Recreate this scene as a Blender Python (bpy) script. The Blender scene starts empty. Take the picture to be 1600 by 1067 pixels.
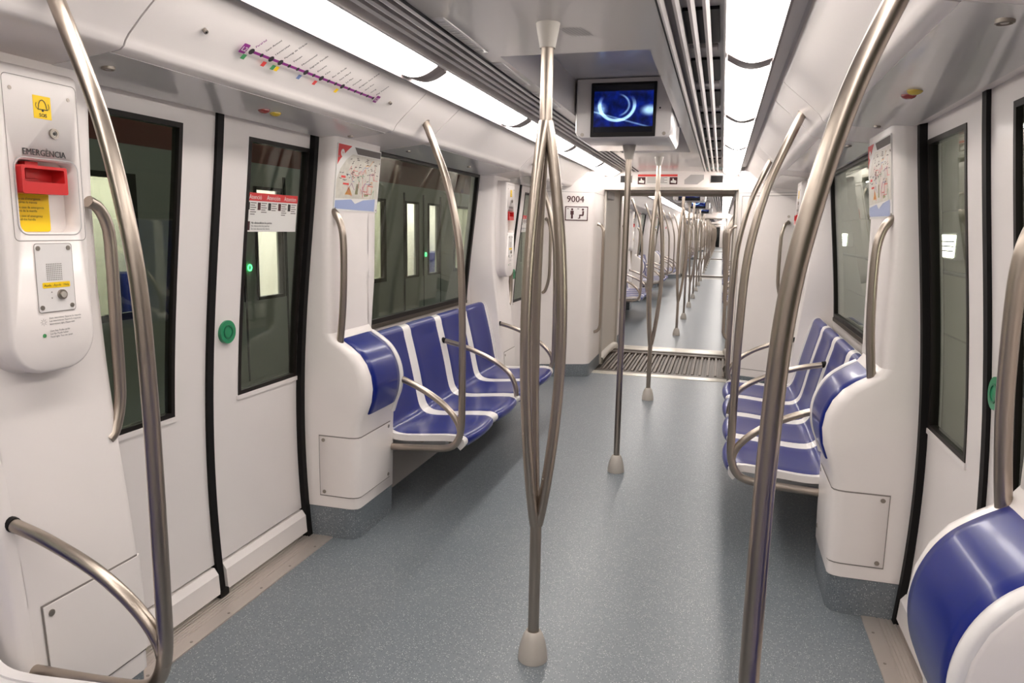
import bpy, bmesh, math, random
import numpy as np
from mathutils import Vector, Matrix

random.seed(7)
S = bpy.context.scene
COL = S.collection
PI = math.pi

# ------------------------------------------------------------------ camera, world, exposure
cam_data = bpy.data.cameras.new('camera')
cam_data.sensor_fit = 'HORIZONTAL'
cam_data.sensor_width = 36.0
cam_data.lens = 1127.8 / 1600 * 36.0
cam_data.clip_start = 0.02
cam_data.clip_end = 300
cam = bpy.data.objects.new('camera', cam_data)
COL.objects.link(cam)
_r = Vector((0.96087276, 0.27639793, 0.01810295))
_d = Vector((0.06001597, -0.1439456, -0.98776401))
_f = Vector((-0.27041009, 0.950202, -0.15490169))
cm = Matrix.Identity(4)
for i in range(3):
    cm[i][0] = _r[i]; cm[i][1] = -_d[i]; cm[i][2] = -_f[i]
cm.translation = Vector((0.553, 0.0, 1.5))
cam.matrix_world = cm
S.camera = cam

world = bpy.data.worlds.new('underground')
S.world = world
world.use_nodes = True
world.node_tree.nodes['Background'].inputs[0].default_value = (0.9, 1.0, 0.9, 1)
world.node_tree.nodes['Background'].inputs[1].default_value = 0.22
S.view_settings.view_transform = 'Standard'
S.view_settings.look = 'None'
S.view_settings.gamma = 1.0
S.view_settings.use_curve_mapping = False
S.view_settings.exposure = 0.0
S.cycles.max_bounces = 8
S.cycles.transparent_max_bounces = 12
LAMP_STRENGTH = 15.4
LAMP_COLOUR = (1.0, 0.94, 0.885)

# ------------------------------------------------------------------ materials
MATS = {}
def srgb(r, g, b):
    f = lambda c: (c / 255 / 12.92) if c / 255 <= 0.04045 else ((c / 255 + 0.055) / 1.055) ** 2.4
    return (f(r), f(g), f(b))

def M(name, col, rough=0.5, metal=0.0, coat=0.0, coat_rough=0.1, var=0.04, vscale=6.0, bump=0.0, bscale=200.0,
      stretch=(1, 1, 1), emit=None, spec=0.5):
    m = bpy.data.materials.new(name)
    m.use_nodes = True
    nt = m.node_tree; N = nt.nodes; L = nt.links
    b = N['Principled BSDF']
    b.inputs['Roughness'].default_value = rough
    b.inputs['Metallic'].default_value = metal
    b.inputs['Coat Weight'].default_value = coat
    b.inputs['Coat Roughness'].default_value = coat_rough
    b.inputs['Specular IOR Level'].default_value = spec
    tc = N.new('ShaderNodeTexCoord'); mp = N.new('ShaderNodeMapping')
    mp.inputs['Scale'].default_value = stretch
    L.new(tc.outputs['Object'], mp.inputs['Vector'])
    nz = N.new('ShaderNodeTexNoise'); nz.inputs['Scale'].default_value = vscale; nz.inputs['Detail'].default_value = 4
    L.new(mp.outputs['Vector'], nz.inputs['Vector'])
    mx = N.new('ShaderNodeMix'); mx.data_type = 'RGBA'
    mx.inputs['A'].default_value = tuple(max(0, c * (1 - var)) for c in col) + (1,)
    mx.inputs['B'].default_value = tuple(min(1, c * (1 + var)) for c in col) + (1,)
    L.new(nz.outputs['Fac'], mx.inputs['Factor'])
    L.new(mx.outputs['Result'], b.inputs['Base Color'])
    if bump:
        n2 = N.new('ShaderNodeTexNoise'); n2.inputs['Scale'].default_value = bscale
        L.new(mp.outputs['Vector'], n2.inputs['Vector'])
        bp = N.new('ShaderNodeBump'); bp.inputs['Strength'].default_value = bump; bp.inputs['Distance'].default_value = 0.002
        L.new(n2.outputs['Fac'], bp.inputs['Height']); L.new(bp.outputs['Normal'], b.inputs['Normal'])
    if emit:
        b.inputs['Emission Color'].default_value = tuple(emit[:3]) + (1,)
        b.inputs['Emission Strength'].default_value = emit[3]
    MATS[name] = m
    return m

WHITE = M('white_moulding', (0.81, 0.752, 0.725), 0.38, coat=0.25, coat_rough=0.15, var=0.02)
DOORW = M('door_paint', (0.76, 0.708, 0.69), 0.36, coat=0.25, coat_rough=0.12, var=0.02)
CEIL = M('ceiling_gloss', (0.60, 0.565, 0.555), 0.3, coat=0.5, coat_rough=0.06, var=0.02)
SOFF = M('soffit_gloss', (0.70, 0.67, 0.66), 0.28, coat=0.6, coat_rough=0.05, var=0.02)
GREYP = M('grey_plastic', (0.42, 0.40, 0.395), 0.45, var=0.03)
ALU = M('louvre_aluminium', (0.62, 0.58, 0.57), 0.4, metal=0.35, var=0.05, stretch=(60, 2, 60))
STEEL = M('brushed_steel', (0.43, 0.37, 0.315), 0.31, metal=1.0, var=0.03, vscale=3, stretch=(90, 90, 3))
SILL = M('sill_aluminium', (0.58, 0.52, 0.475), 0.4, metal=0.7, var=0.03, vscale=14)
BRIGHT = M('threshold_strip', (0.72, 0.68, 0.60), 0.35, metal=0.6, var=0.06)
DARKMET = M('threshold_frame', (0.11, 0.09, 0.075), 0.48, metal=0.6, var=0.1)
RIBA = M('grille_rib_light', (0.17, 0.14, 0.115), 0.5, metal=0.6)
BLACKR = M('black_rubber', (0.006, 0.005, 0.005), 0.55, var=0.1, spec=0.2)
BLACK = M('black_plastic', (0.008, 0.007, 0.007), 0.5, spec=0.25)
GASKET = M('window_gasket', (0.010, 0.007, 0.006), 0.45, spec=0.25)
BLUE = M('seat_blue', srgb(12, 30, 112), 0.3, coat=0.22, coat_rough=0.1, var=0.05, spec=0.32)
SEATW = M('seat_white', (0.78, 0.745, 0.73), 0.35, coat=0.3)
BOOT = M('boot_plastic', (0.47, 0.43, 0.385), 0.42, var=0.04)
GREEN = M('green_button', srgb(22, 128, 84), 0.35, coat=0.3)
GREEND = M('green_button_dark', srgb(16, 100, 66), 0.4)
RED = M('handle_red', srgb(200, 36, 38), 0.38, coat=0.3)
REDP = M('print_red', srgb(205, 55, 55), 0.5)
YELLOW = M('sticker_yellow', srgb(247, 205, 12), 0.5)
INK = M('print_ink', (0.025, 0.022, 0.022), 0.6)
INKG = M('print_grey', (0.16, 0.14, 0.13), 0.6)
MAROON = M('print_maroon', srgb(70, 30, 32), 0.6)
PURPLE = M('print_purple', srgb(140, 35, 130), 0.5)
PAPER = M('poster_paper', (0.78, 0.76, 0.73), 0.3, coat=0.5, coat_rough=0.06)
PINK = M('print_pink', srgb(222, 120, 125), 0.5)
SEA = M('print_sea', srgb(150, 165, 205), 0.35, coat=0.4)
LAND = M('print_land', srgb(205, 200, 188), 0.35, coat=0.4, var=0.2, vscale=40)
ORANGE = M('print_orange', srgb(235, 160, 55), 0.5)
OLIVE = M('print_olive', srgb(150, 150, 90), 0.5)
PGREEN = M('print_green', srgb(70, 150, 90), 0.5)
PRED = M('print_line_red', srgb(225, 70, 65), 0.5)
PBLUE = M('print_line_blue', srgb(110, 130, 180), 0.5)
SEAM = M('panel_seam', (0.22, 0.195, 0.18), 0.6)
SCREW = M('screw_steel', (0.36, 0.32, 0.28), 0.4, metal=0.9)
LED = M('led_green', (0.05, 0.5, 0.15), 0.3, emit=(0.1, 1.0, 0.3, 4))
LENSR = M('lens_red', srgb(150, 40, 35), 0.25, coat=0.5)
LENSY = M('lens_yellow', srgb(200, 170, 40), 0.25, coat=0.5)
BELLOW = M('bellows_vinyl', (0.62, 0.575, 0.52), 0.5, var=0.04)
LAMPRIM = M('lamp_rim', (0.22, 0.18, 0.18), 0.5)
TROUGH = M('trough_grey', (0.60, 0.565, 0.56), 0.42)
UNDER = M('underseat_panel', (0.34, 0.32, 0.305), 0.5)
EXTW = M('neighbour_body', (0.30, 0.31, 0.28), 0.4)
EXTR = M('neighbour_red', srgb(105, 34, 28), 0.45)
EXTK = M('neighbour_dark_glass', (0.02, 0.022, 0.02), 0.15)
EXTIN = M('neighbour_interior', (0.75, 0.73, 0.68), 0.5)
CONC = M('tunnel_concrete', (0.40, 0.38, 0.31), 0.75, var=0.18, vscale=1.2, bump=0.2, bscale=30)
PIPE = M('tunnel_pipe', (0.08, 0.08, 0.08), 0.5)
TLAMP = M('tunnel_lamp', (0.9, 0.9, 0.85), 0.4, emit=(1, 0.97, 0.85, 22))
DIFF = M('lamp_diffuser', (0.85, 0.85, 0.85), 0.4, emit=LAMP_COLOUR + (LAMP_STRENGTH,))
NLAMP = M('neighbour_lamp', (0.85, 0.85, 0.85), 0.4, emit=(1, 0.95, 0.92, 30))

def floor_material():
    m = bpy.data.materials.new('speckled_vinyl'); m.use_nodes = True
    nt = m.node_tree; N = nt.nodes; L = nt.links; b = N['Principled BSDF']
    b.inputs['Roughness'].default_value = 0.36
    b.inputs['Specular IOR Level'].default_value = 0.5
    tc = N.new('ShaderNodeTexCoord')
    def flecks(scale, lo, hi):
        v = N.new('ShaderNodeTexVoronoi'); v.inputs['Scale'].default_value = scale
        L.new(tc.outputs['Object'], v.inputs['Vector'])
        r = N.new('ShaderNodeMapRange'); r.inputs['From Min'].default_value = lo; r.inputs['From Max'].default_value = hi
        r.inputs['To Min'].default_value = 1; r.inputs['To Max'].default_value = 0
        L.new(v.outputs['Distance'], r.inputs['Value'])
        sp = N.new('ShaderNodeSeparateColor'); L.new(v.outputs['Color'], sp.inputs['Color'])
        th = N.new('ShaderNodeMath'); th.operation = 'GREATER_THAN'; th.inputs[1].default_value = 0.62
        L.new(sp.outputs['Red'], th.inputs[0])
        mu = N.new('ShaderNodeMath'); mu.operation = 'MULTIPLY'
        L.new(r.outputs['Result'], mu.inputs[0]); L.new(th.outputs['Value'], mu.inputs[1])
        return mu.outputs['Value']
    nz = N.new('ShaderNodeTexNoise'); nz.inputs['Scale'].default_value = 3; nz.inputs['Detail'].default_value = 5
    L.new(tc.outputs['Object'], nz.inputs['Vector'])
    base = N.new('ShaderNodeMix'); base.data_type = 'RGBA'
    base.inputs['A'].default_value = srgb(104, 111, 117) + (1,); base.inputs['B'].default_value = srgb(113, 119, 124) + (1,)
    L.new(nz.outputs['Fac'], base.inputs['Factor'])
    a = N.new('ShaderNodeMix'); a.data_type = 'RGBA'; a.inputs['B'].default_value = srgb(190, 193, 194) + (1,)
    L.new(flecks(175, 0.18, 0.36), a.inputs['Factor']); L.new(base.outputs['Result'], a.inputs['A'])
    c = N.new('ShaderNodeMix'); c.data_type = 'RGBA'; c.inputs['B'].default_value = srgb(84, 92, 101) + (1,)
    L.new(flecks(120, 0.2, 0.4), c.inputs['Factor']); L.new(a.outputs['Result'], c.inputs['A'])
    L.new(c.outputs['Result'], b.inputs['Base Color'])
    return m
VINYL = floor_material()

def glass_material(name, tint, refl=1.0):
    m = bpy.data.materials.new(name); m.use_nodes = True
    nt = m.node_tree; N = nt.nodes; L = nt.links
    N.remove(N['Principled BSDF']); out = N['Material Output']
    t = N.new('ShaderNodeBsdfTransparent'); t.inputs['Color'].default_value = tint + (1,)
    g = N.new('ShaderNodeBsdfGlossy'); g.inputs['Roughness'].default_value = 0.015
    g.inputs['Color'].default_value = (0.85, 0.9, 0.85, 1)
    fr = N.new('ShaderNodeFresnel'); fr.inputs['IOR'].default_value = 1.45
    geo = N.new('ShaderNodeNewGeometry'); ior = N.new('ShaderNodeMapRange')   # thin pane: the same reflectance from both faces
    ior.inputs['To Min'].default_value = 1.45; ior.inputs['To Max'].default_value = 1 / 1.45
    L.new(geo.outputs['Backfacing'], ior.inputs['Value']); L.new(ior.outputs['Result'], fr.inputs['IOR'])
    ml = N.new('ShaderNodeMath'); ml.operation = 'MULTIPLY'; ml.inputs[1].default_value = refl
    mx = N.new('ShaderNodeMixShader')
    L.new(fr.outputs['Fac'], ml.inputs[0]); L.new(ml.outputs['Value'], mx.inputs['Fac'])
    L.new(t.outputs['BSDF'], mx.inputs[1]); L.new(g.outputs['BSDF'], mx.inputs[2])
    L.new(mx.outputs['Shader'], out.inputs['Surface'])
    return m
GLASS = glass_material('tinted_glass', (0.835, 0.86, 0.815), 0.9)
CLEAR = glass_material('clear_glass', (0.96, 0.97, 0.95), 0.8)
SMOKED = glass_material('smoked_glass', (0.62, 0.64, 0.58), 0.8)

def screen_material():
    """Blue film frame: a train wheel on a rail; object x = right, z = up, in metres about the screen centre."""
    m = bpy.data.materials.new('monitor_picture'); m.use_nodes = True
    nt = m.node_tree; N = nt.nodes; L = nt.links; b = N['Principled BSDF']
    b.inputs['Base Color'].default_value = (0.005, 0.006, 0.012, 1); b.inputs['Roughness'].default_value = 0.15
    tc = N.new('ShaderNodeTexCoord'); sep = N.new('ShaderNodeSeparateXYZ'); L.new(tc.outputs['Object'], sep.inputs['Vector'])
    def mth(op, a, c=None):
        n = N.new('ShaderNodeMath'); n.operation = op
        for i, v in enumerate((a, c)):
            if v is None: continue
            if isinstance(v, (int, float)): n.inputs[i].default_value = v
            else: L.new(v, n.inputs[i])
        return n.outputs['Value']
    x, z = sep.outputs['X'], sep.outputs['Z']
    def band(v, lo, hi, soft):
        r = N.new('ShaderNodeMapRange'); r.interpolation_type = 'SMOOTHSTEP'; r.inputs['From Min'].default_value = lo - soft; r.inputs['From Max'].default_value = lo + soft
        L.new(v, r.inputs['Value'])
        q = N.new('ShaderNodeMapRange'); q.interpolation_type = 'SMOOTHSTEP'; q.inputs['From Min'].default_value = hi - soft; q.inputs['From Max'].default_value = hi + soft
        q.inputs['To Min'].default_value = 1; q.inputs['To Max'].default_value = 0
        L.new(v, q.inputs['Value'])
        return mth('MULTIPLY', r.outputs['Result'], q.outputs['Result'])
    def dist(cx, cz, ax=1.0):
        dx = mth('MULTIPLY', mth('SUBTRACT', x, cx), ax); dz = mth('SUBTRACT', z, cz)
        return mth('SQRT', mth('ADD', mth('MULTIPLY', dx, dx), mth('MULTIPLY', dz, dz)))
    d1 = dist(-0.035, 0.02, 0.85)
    ring = mth('MULTIPLY', band(d1, 0.073, 0.088, 0.004), band(z, -0.2, 0.035, 0.04))
    ring2 = mth('MULTIPLY', band(d1, 0.052, 0.060, 0.004), band(x, -0.01, 0.2, 0.02))
    blob = mth('MULTIPLY', band(dist(-0.125, -0.005), -1, 0.03, 0.02), 0.9)
    blob2 = band(dist(0.14, -0.01, 0.6), -1, 0.022, 0.015)
    rail = band(mth('ADD', z, mth('MULTIPLY', x, 0.28)), -0.062, -0.054, 0.004)
    nz = N.new('ShaderNodeTexNoise'); nz.inputs['Scale'].default_value = 22; nz.inputs['Detail'].default_value = 6
    L.new(tc.outputs['Object'], nz.inputs['Vector'])
    hot = mth('MULTIPLY', mth('ADD', mth('ADD', ring, mth('MULTIPLY', ring2, 0.6)), mth('ADD', mth('MULTIPLY', blob, nz.outputs['Fac']), mth('ADD', blob2, mth('MULTIPLY', rail, 0.5)))), 1.0)
    base = mth('POWER', nz.outputs['Fac'], 3.0)
    frame = band(z, -0.093, 0.093, 0.003)
    blue = N.new('ShaderNodeMix'); blue.data_type = 'RGBA'
    blue.inputs['A'].default_value = (0.0, 0.03, 0.55, 1); blue.inputs['B'].default_value = (0.45, 0.75, 1.0, 1)
    L.new(hot, blue.inputs['Factor'])
    L.new(blue.outputs['Result'], b.inputs['Emission Color'])
    L.new(mth('MULTIPLY', mth('ADD', mth('MULTIPLY', base, 1.5), hot), frame), b.inputs['Emission Strength'])
    return m
SCREEN = screen_material()

# ------------------------------------------------------------------ object helpers
ORG = {}
def link(o, parent, org):
    COL.objects.link(o)
    if parent is not None:
        o.parent = parent
        ORG[o.name] = ORG[parent.name]
    else:
        o.location = org
        ORG[o.name] = Vector(org)

def tag(o, label=None, cat=None, group=None, kind=None):
    if label: o['label'] = label
    if cat: o['category'] = cat
    if group: o['group'] = group
    if kind: o['kind'] = kind
    return o

def thing(name, loc, label=None, cat=None, group=None, kind=None):
    o = bpy.data.objects.new(name, None); o.empty_display_size = 0.05
    link(o, None, Vector(loc))
    return tag(o, label, cat, group, kind)

def finish(me, mat, angle=38):
    me.materials.append(mat)
    for p in me.polygons: p.use_smooth = True
    me.set_sharp_from_angle(angle=math.radians(angle))

def mk(name, vf, mat, parent=None, org=(0, 0, 0), angle=38, fix=True):
    verts, faces = vf
    o0 = ORG[parent.name] if parent is not None else Vector(org)
    me = bpy.data.meshes.new(name)
    me.from_pydata([Vector(v) - o0 for v in verts], [], faces)
    if fix:
        bm = bmesh.new(); bm.from_mesh(me)
        bmesh.ops.remove_doubles(bm, verts=bm.verts, dist=1e-6)
        bmesh.ops.recalc_face_normals(bm, faces=bm.faces)
        bm.to_mesh(me); bm.free()
    finish(me, mat, angle)
    ob = bpy.data.objects.new(name, me)
    link(ob, parent, o0)
    return ob

def join(*vfs):
    V, Fc = [], []
    for v, f in vfs:
        o = len(V); V += [tuple(p) for p in v]; Fc += [tuple(i + o for i in q) for q in f]
    return V, Fc

def box(x0, x1, y0, y1, z0, z1, bev=0.0, seg=2):
    bm = bmesh.new()
    bmesh.ops.create_cube(bm, size=1)
    for v in bm.verts:
        v.co = Vector(((x0 + x1) / 2 + v.co.x * (x1 - x0), (y0 + y1) / 2 + v.co.y * (y1 - y0), (z0 + z1) / 2 + v.co.z * (z1 - z0)))
    if bev: bmesh.ops.bevel(bm, geom=bm.edges[:], offset=bev, segments=seg, affect='EDGES', profile=0.5)
    bm.verts.index_update()
    r = ([tuple(v.co) for v in bm.verts], [tuple(v.index for v in f.verts) for f in bm.faces])
    bm.free(); return r

def loft(secs, closed=True, caps=True, wrap=False):
    n = len(secs[0]); V = [tuple(p) for s in secs for p in s]; Fc = []
    m = len(secs)
    for i in range(m if wrap else m - 1):
        a, b = i * n, ((i + 1) % m) * n
        for j in range(n if closed else n - 1):
            k = (j + 1) % n
            Fc.append((a + j, a + k, b + k, b + j))
    if caps and closed and not wrap:
        Fc.append(tuple(range(n - 1, -1, -1))); Fc.append(tuple(range((m - 1) * n, m * n)))
    return V, Fc

def extr_y(prof, y0, y1, s=1, closed=True):
    return loft([[(s * x, y, z) for x, z in prof] for y in (y0, y1)], closed, closed)

def revolve(prof, cx, cy, n=24):
    secs = [[(cx + r * math.cos(2 * PI * i / n), cy + r * math.sin(2 * PI * i / n), z) for i in range(n)] for r, z in prof]
    return loft(secs, True, True)

def catmull(pts, per=8):
    P = [Vector(p) for p in pts]; P = [P[0] * 2 - P[1]] + P + [P[-1] * 2 - P[-2]]
    out = []
    for i in range(1, len(P) - 2):
        a, b, c, d = P[i - 1:i + 3]
        for k in range(per):
            t = k / per
            out.append(0.5 * ((2 * b) + (c - a) * t + (2 * a - 5 * b + 4 * c - d) * t * t + (3 * b - a - 3 * c + d) * t ** 3))
    out.append(P[-2]); return out

def tube(pts, r, n=14):
    P = [Vector(p) for p in pts]; secs = []
    T = [(P[min(i + 1, len(P) - 1)] - P[max(i - 1, 0)]).normalized() for i in range(len(P))]
    up = Vector((0, 1, 0)) if abs(T[0].y) < 0.9 else Vector((1, 0, 0))
    nrm = (up - T[0] * up.dot(T[0])).normalized()
    for i, p in enumerate(P):
        nrm = (nrm - T[i] * nrm.dot(T[i])).normalized(); bi = T[i].cross(nrm)
        rr = r[i] if isinstance(r, (list, tuple)) else r
        secs.append([p + (nrm * math.cos(2 * PI * k / n) + bi * math.sin(2 * PI * k / n)) * rr for k in range(n)])
    return loft(secs)

def grid(rows):
    return loft(rows, False, False)

def solid(vf, direction):
    """closed slab from an open grid surface by offsetting every vertex by a vector"""
    V, Fc = vf; n = len(V); d = Vector(direction)
    V2 = [tuple(Vector(v) + d) for v in V]
    cnt = {}
    for f in Fc:
        for i in range(len(f)):
            e = (f[i], f[(i + 1) % len(f)]); cnt[frozenset(e)] = cnt.get(frozenset(e), []) + [e]
    F2 = [tuple(reversed([i + n for i in f])) for f in Fc]
    side = []
    for k, es in cnt.items():
        if len(es) == 1:
            a, b = es[0]; side.append((b, a, a + n, b + n))
    return V + V2, Fc + F2 + side

def rrect(u0, u1, v0, v1, r, n=5):
    out = []
    for cx, cy, a in ((u1 - r, v0 + r, -90), (u1 - r, v1 - r, 0), (u0 + r, v1 - r, 90), (u0 + r, v0 + r, 180)):
        for i in range(n + 1):
            t = math.radians(a + 90 * i / n); out.append((cx + r * math.cos(t), cy + r * math.sin(t)))
    return out
def circ(cu, cv, r, n=20): return [(cu + r * math.cos(2 * PI * i / n), cv + r * math.sin(2 * PI * i / n)) for i in range(n)]

class Plane:
    """flat working frame on a surface: P(u, v, h) -> world"""
    def __init__(self, o, ex, ey):
        self.o = Vector(o); self.ex = Vector(ex).normalized(); self.ey = Vector(ey).normalized(); self.n = self.ex.cross(self.ey)
    def at(self, u, v, h=0.0): return self.o + self.ex * u + self.ey * v + self.n * h

def flat2d(outer, holes=()):
    """filled 2D outline with holes -> (verts2d, faces)"""
    if not holes: return list(outer), [tuple(range(len(outer)))]
    cu = bpy.data.curves.new('t', 'CURVE'); cu.dimensions = '2D'; cu.fill_mode = 'BOTH'
    for ring in [outer] + list(holes):
        sp = cu.splines.new('POLY'); sp.points.add(len(ring) - 1)
        for p, q in zip(sp.points, ring): p.co = (q[0], q[1], 0, 1)
        sp.use_cyclic_u = True
    return curve_mesh(cu)

def curve_mesh(cu):
    ob = bpy.data.objects.new('t', cu); COL.objects.link(ob)
    dg = bpy.context.evaluated_depsgraph_get(); dg.update()
    me = bpy.data.meshes.new_from_object(ob.evaluated_get(dg))
    r = ([(v.co.x, v.co.y) for v in me.vertices], [tuple(p.vertices) for p in me.polygons])
    bpy.data.objects.remove(ob); bpy.data.curves.remove(cu); bpy.data.meshes.remove(me)
    return r

_TXT = {}
def text2d(body, size, align='LEFT', bold=0.0):
    key = (body, size, align, bold)
    if key not in _TXT:
        cu = bpy.data.curves.new('t', 'FONT'); cu.body = body; cu.size = size; cu.align_x = align; cu.resolution_u = 2
        cu.offset = bold
        _TXT[key] = curve_mesh(cu)
    return _TXT[key]

def slab(pl, vf2, h0, h1):
    """plate on plane from 2D faces between heights h0 < h1 (open back)"""
    v2, f2 = vf2
    V = [pl.at(u, v, h1) for u, v in v2]; n = len(V)
    V += [pl.at(u, v, h0) for u, v in v2]
    cnt = {}
    for f in f2:
        for i in range(len(f)):
            a, b = f[i], f[(i + 1) % len(f)]
            if (b, a) in cnt: del cnt[(b, a)]
            else: cnt[(a, b)] = 1
    return V, list(f2) + [(b, a, a + n, b + n) for a, b in cnt]

def decal(pl, vf2, h): 
    v2, f2 = vf2
    return [pl.at(u, v, h) for u, v in v2], list(f2)

def text(pl, body, size, u, v, h=0.0012, align='LEFT', rot=0.0, bold=0.0, squash=1.0):
    v2, f2 = text2d(body, size, align); c, s_ = math.cos(rot), math.sin(rot)
    one = lambda du, dh: decal(pl, ([(u + (a * squash + du) * c - b * s_, v + (a * squash + du) * s_ + b * c) for a, b in v2], f2), h + dh)
    return join(one(-bold, 0), one(bold, .0002)) if bold else one(0, 0)

def rect2(u0, u1, v0, v1): return ([(u0, v0), (u1, v0), (u1, v1), (u0, v1)], [(0, 1, 2, 3)])
def line2(p, q, w):
    d = Vector((q[0] - p[0], q[1] - p[1])); l = d.length or 1; nx, ny = -d.y / l * w / 2, d.x / l * w / 2
    return ([(p[0] + nx, p[1] + ny), (p[0] - nx, p[1] - ny), (q[0] - nx, q[1] - ny), (q[0] + nx, q[1] + ny)], [(0, 1, 2, 3)])
def join2(*a): return join(*[([(u, v, 0) for u, v in x[0]], x[1]) for x in a])
def poly_line2(pts, w): 
    r = join2(*[line2(pts[i], pts[i + 1], w) for i in range(len(pts) - 1)])
    return [(a, b) for a, b, _ in r[0]], r[1]

def disc(pl, u, v, r, h0, h1, n=20): return slab(pl, flat2d(circ(u, v, r, n)), h0, h1)

def copy_tree(o, parent=None):
    c = o.copy(); COL.objects.link(c); c.parent = parent
    ORG[c.name] = ORG[o.name]
    for ch in [x for x in o.children]: copy_tree(ch, c)
    return c
def dup(root, dy, label=None, group=None):
    c = copy_tree(root); c.location = root.location + Vector((0, dy, 0)); ORG[c.name] = Vector(c.location)
    if label: c['label'] = label
    if group: c['group'] = group
    return c

ORDN = ['first', 'second', 'third', 'fourth', 'fifth', 'sixth', 'seventh', 'eighth', 'ninth', 'tenth', 'eleventh', 'twelfth', 'thirteenth', 'fourteenth', 'fifteenth', 'sixteenth', 'seventeenth', 'eighteenth', 'nineteenth', 'twentieth', 'twenty-first', 'twenty-second', 'twenty-third', 'twenty-fourth', 'twenty-fifth', 'twenty-sixth', 'twenty-seventh', 'twenty-eighth']
SIDE = {-1: 'left', 1: 'right'}

# ------------------------------------------------------------------ the car's cross-section
_zt = np.array([0, .35, .7, 1.0, 1.3, 1.6, 1.9]); _xt = np.array([1.312, 1.333, 1.337, 1.318, 1.287, 1.257, 1.224])
_pc = np.polyfit(_zt, _xt, 4)
def W(z): return float(np.polyval(_pc, z))

def patch(y0, y1, z0, z1, off, thick, s, nz=None):
    """curved slab lying on the wall profile, its room face `off` metres inside it"""
    nz = nz or max(2, int((z1 - z0) / 0.09) + 1)
    rows = []
    for i in range(nz):
        z = z0 + (z1 - z0) * i / (nz - 1); rows.append([(s * (W(z) - off), y, z) for y in (y0, y1)])
    return solid(grid(rows), (s * thick, 0, 0))

def frame_patch(y0, y1, z0, z1, w, off, thick, s):
    return join(patch(y0, y0 + w, z0, z1, off, thick, s), patch(y1 - w, y1, z0, z1, off, thick, s),
                patch(y0 + w, y1 - w, z0, z0 + w, off, thick, s, 2), patch(y0 + w, y1 - w, z1 - w, z1, off, thick, s, 2))

def holed(y0, y1, z0, z1, hy0, hy1, hz0, hz1, off, thick, s):
    zs = sorted(set([z0 + (hz0 - z0) * i / 8 for i in range(9)] + [hz0 + (hz1 - hz0) * i / 10 for i in range(11)] + [hz1 + (z1 - hz1) * i / 2 for i in range(3)]))
    ys = [y0, hy0, hy1, y1]
    V = [(s * (W(z) - off), y, z) for z in zs for y in ys]; Fc = []
    for i in range(len(zs) - 1):
        for j in range(3):
            if j == 1 and zs[i] >= hz0 - 1e-6 and zs[i + 1] <= hz1 + 1e-6: continue
            a = i * 4 + j; Fc.append((a, a + 1, a + 5, a + 4))
    return solid((V, Fc), (s * thick, 0, 0))

PITCH = 4.13
DH = 0.645                      # half width of a doorway
CARS = [dict(doors=[-1.82, 2.31, 6.44], y0=-3.6, y1=7.98)]
for k in range(4):
    b = 10.70 + 16.65 * k
    CARS.append(dict(doors=[b + PITCH * i for i in range(4)], y0=9.22 + 16.65 * k, y1=24.63 + 16.65 * k))
for c in CARS: c['benches'] = [(a + b) / 2 for a, b in zip(c['doors'], c['doors'][1:])]
BC = 4.375                      # bench bay that the copies are made from

# ------------------------------------------------------------------ floor
fl = None
for k, c in enumerate(CARS):
    f = mk('floor', box(-1.36, 1.36, c['y0'] - (0 if k else 0), (c['y1'] - 0.51) if k < 4 else c['y1'], -0.08, 0.0), VINYL) if k == 0 else \
        mk('floor', box(-1.36, 1.36, c['y0'] + 0.24, c['y1'] - (0.51 if k < 4 else 0), -0.08, 0.0), VINYL)
    tag(f, kind='structure')

# ------------------------------------------------------------------ side walls with windows
wn = 0
def wall_bay(bc, s, parent, windows=True):
    global wn
    y0, y1 = bc - 1.42, bc + 1.42
    if not windows:
        return
    wn += 1
    win = thing('window_%d' % wn, (s * 1.28, bc, 1.4), kind='structure')
    mk('gasket', frame_patch(bc - .875, bc + .875, .945, 1.900, .03, .012, .03, s), GASKET, win)
    mk('window_sill', patch(bc - .87, bc + .87, .925, .948, .018, .03, s, 2), DARKMET, win)
    mk('pane', patch(bc - .85, bc + .85, .97, 1.88, .0, .006, s), GLASS, win)
    return win

for k, c in enumerate(CARS):
    for s in (-1, 1):
        vfs = []
        segs = []
        ends = [c['y0']] + [v for d in c['doors'] for v in (d - DH, d + DH)] + [c['y1']]
        for i in range(0, len(ends), 2): segs.append((ends[i], ends[i + 1]))
        for a, b in segs:
            bcs = [q for q in c['benches'] if a < q < b]
            if bcs: vfs.append(holed(a, b, 0, 1.9, bcs[0] - .86, bcs[0] + .86, .955, 1.89, 0, .05, s))
            else: vfs.append(patch(a, b, 0, 1.9, 0, .05, s))
        w = mk('wall_%s' % SIDE[s], join(*vfs), WHITE); tag(w, kind='structure')
        for q in c['benches']:
            wall_bay(q, s, w)
            if k <= 1:
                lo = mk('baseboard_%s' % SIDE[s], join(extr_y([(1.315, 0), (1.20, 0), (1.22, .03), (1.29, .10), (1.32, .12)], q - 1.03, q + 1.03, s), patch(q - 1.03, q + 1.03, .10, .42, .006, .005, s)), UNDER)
                tag(lo, kind='structure')

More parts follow.
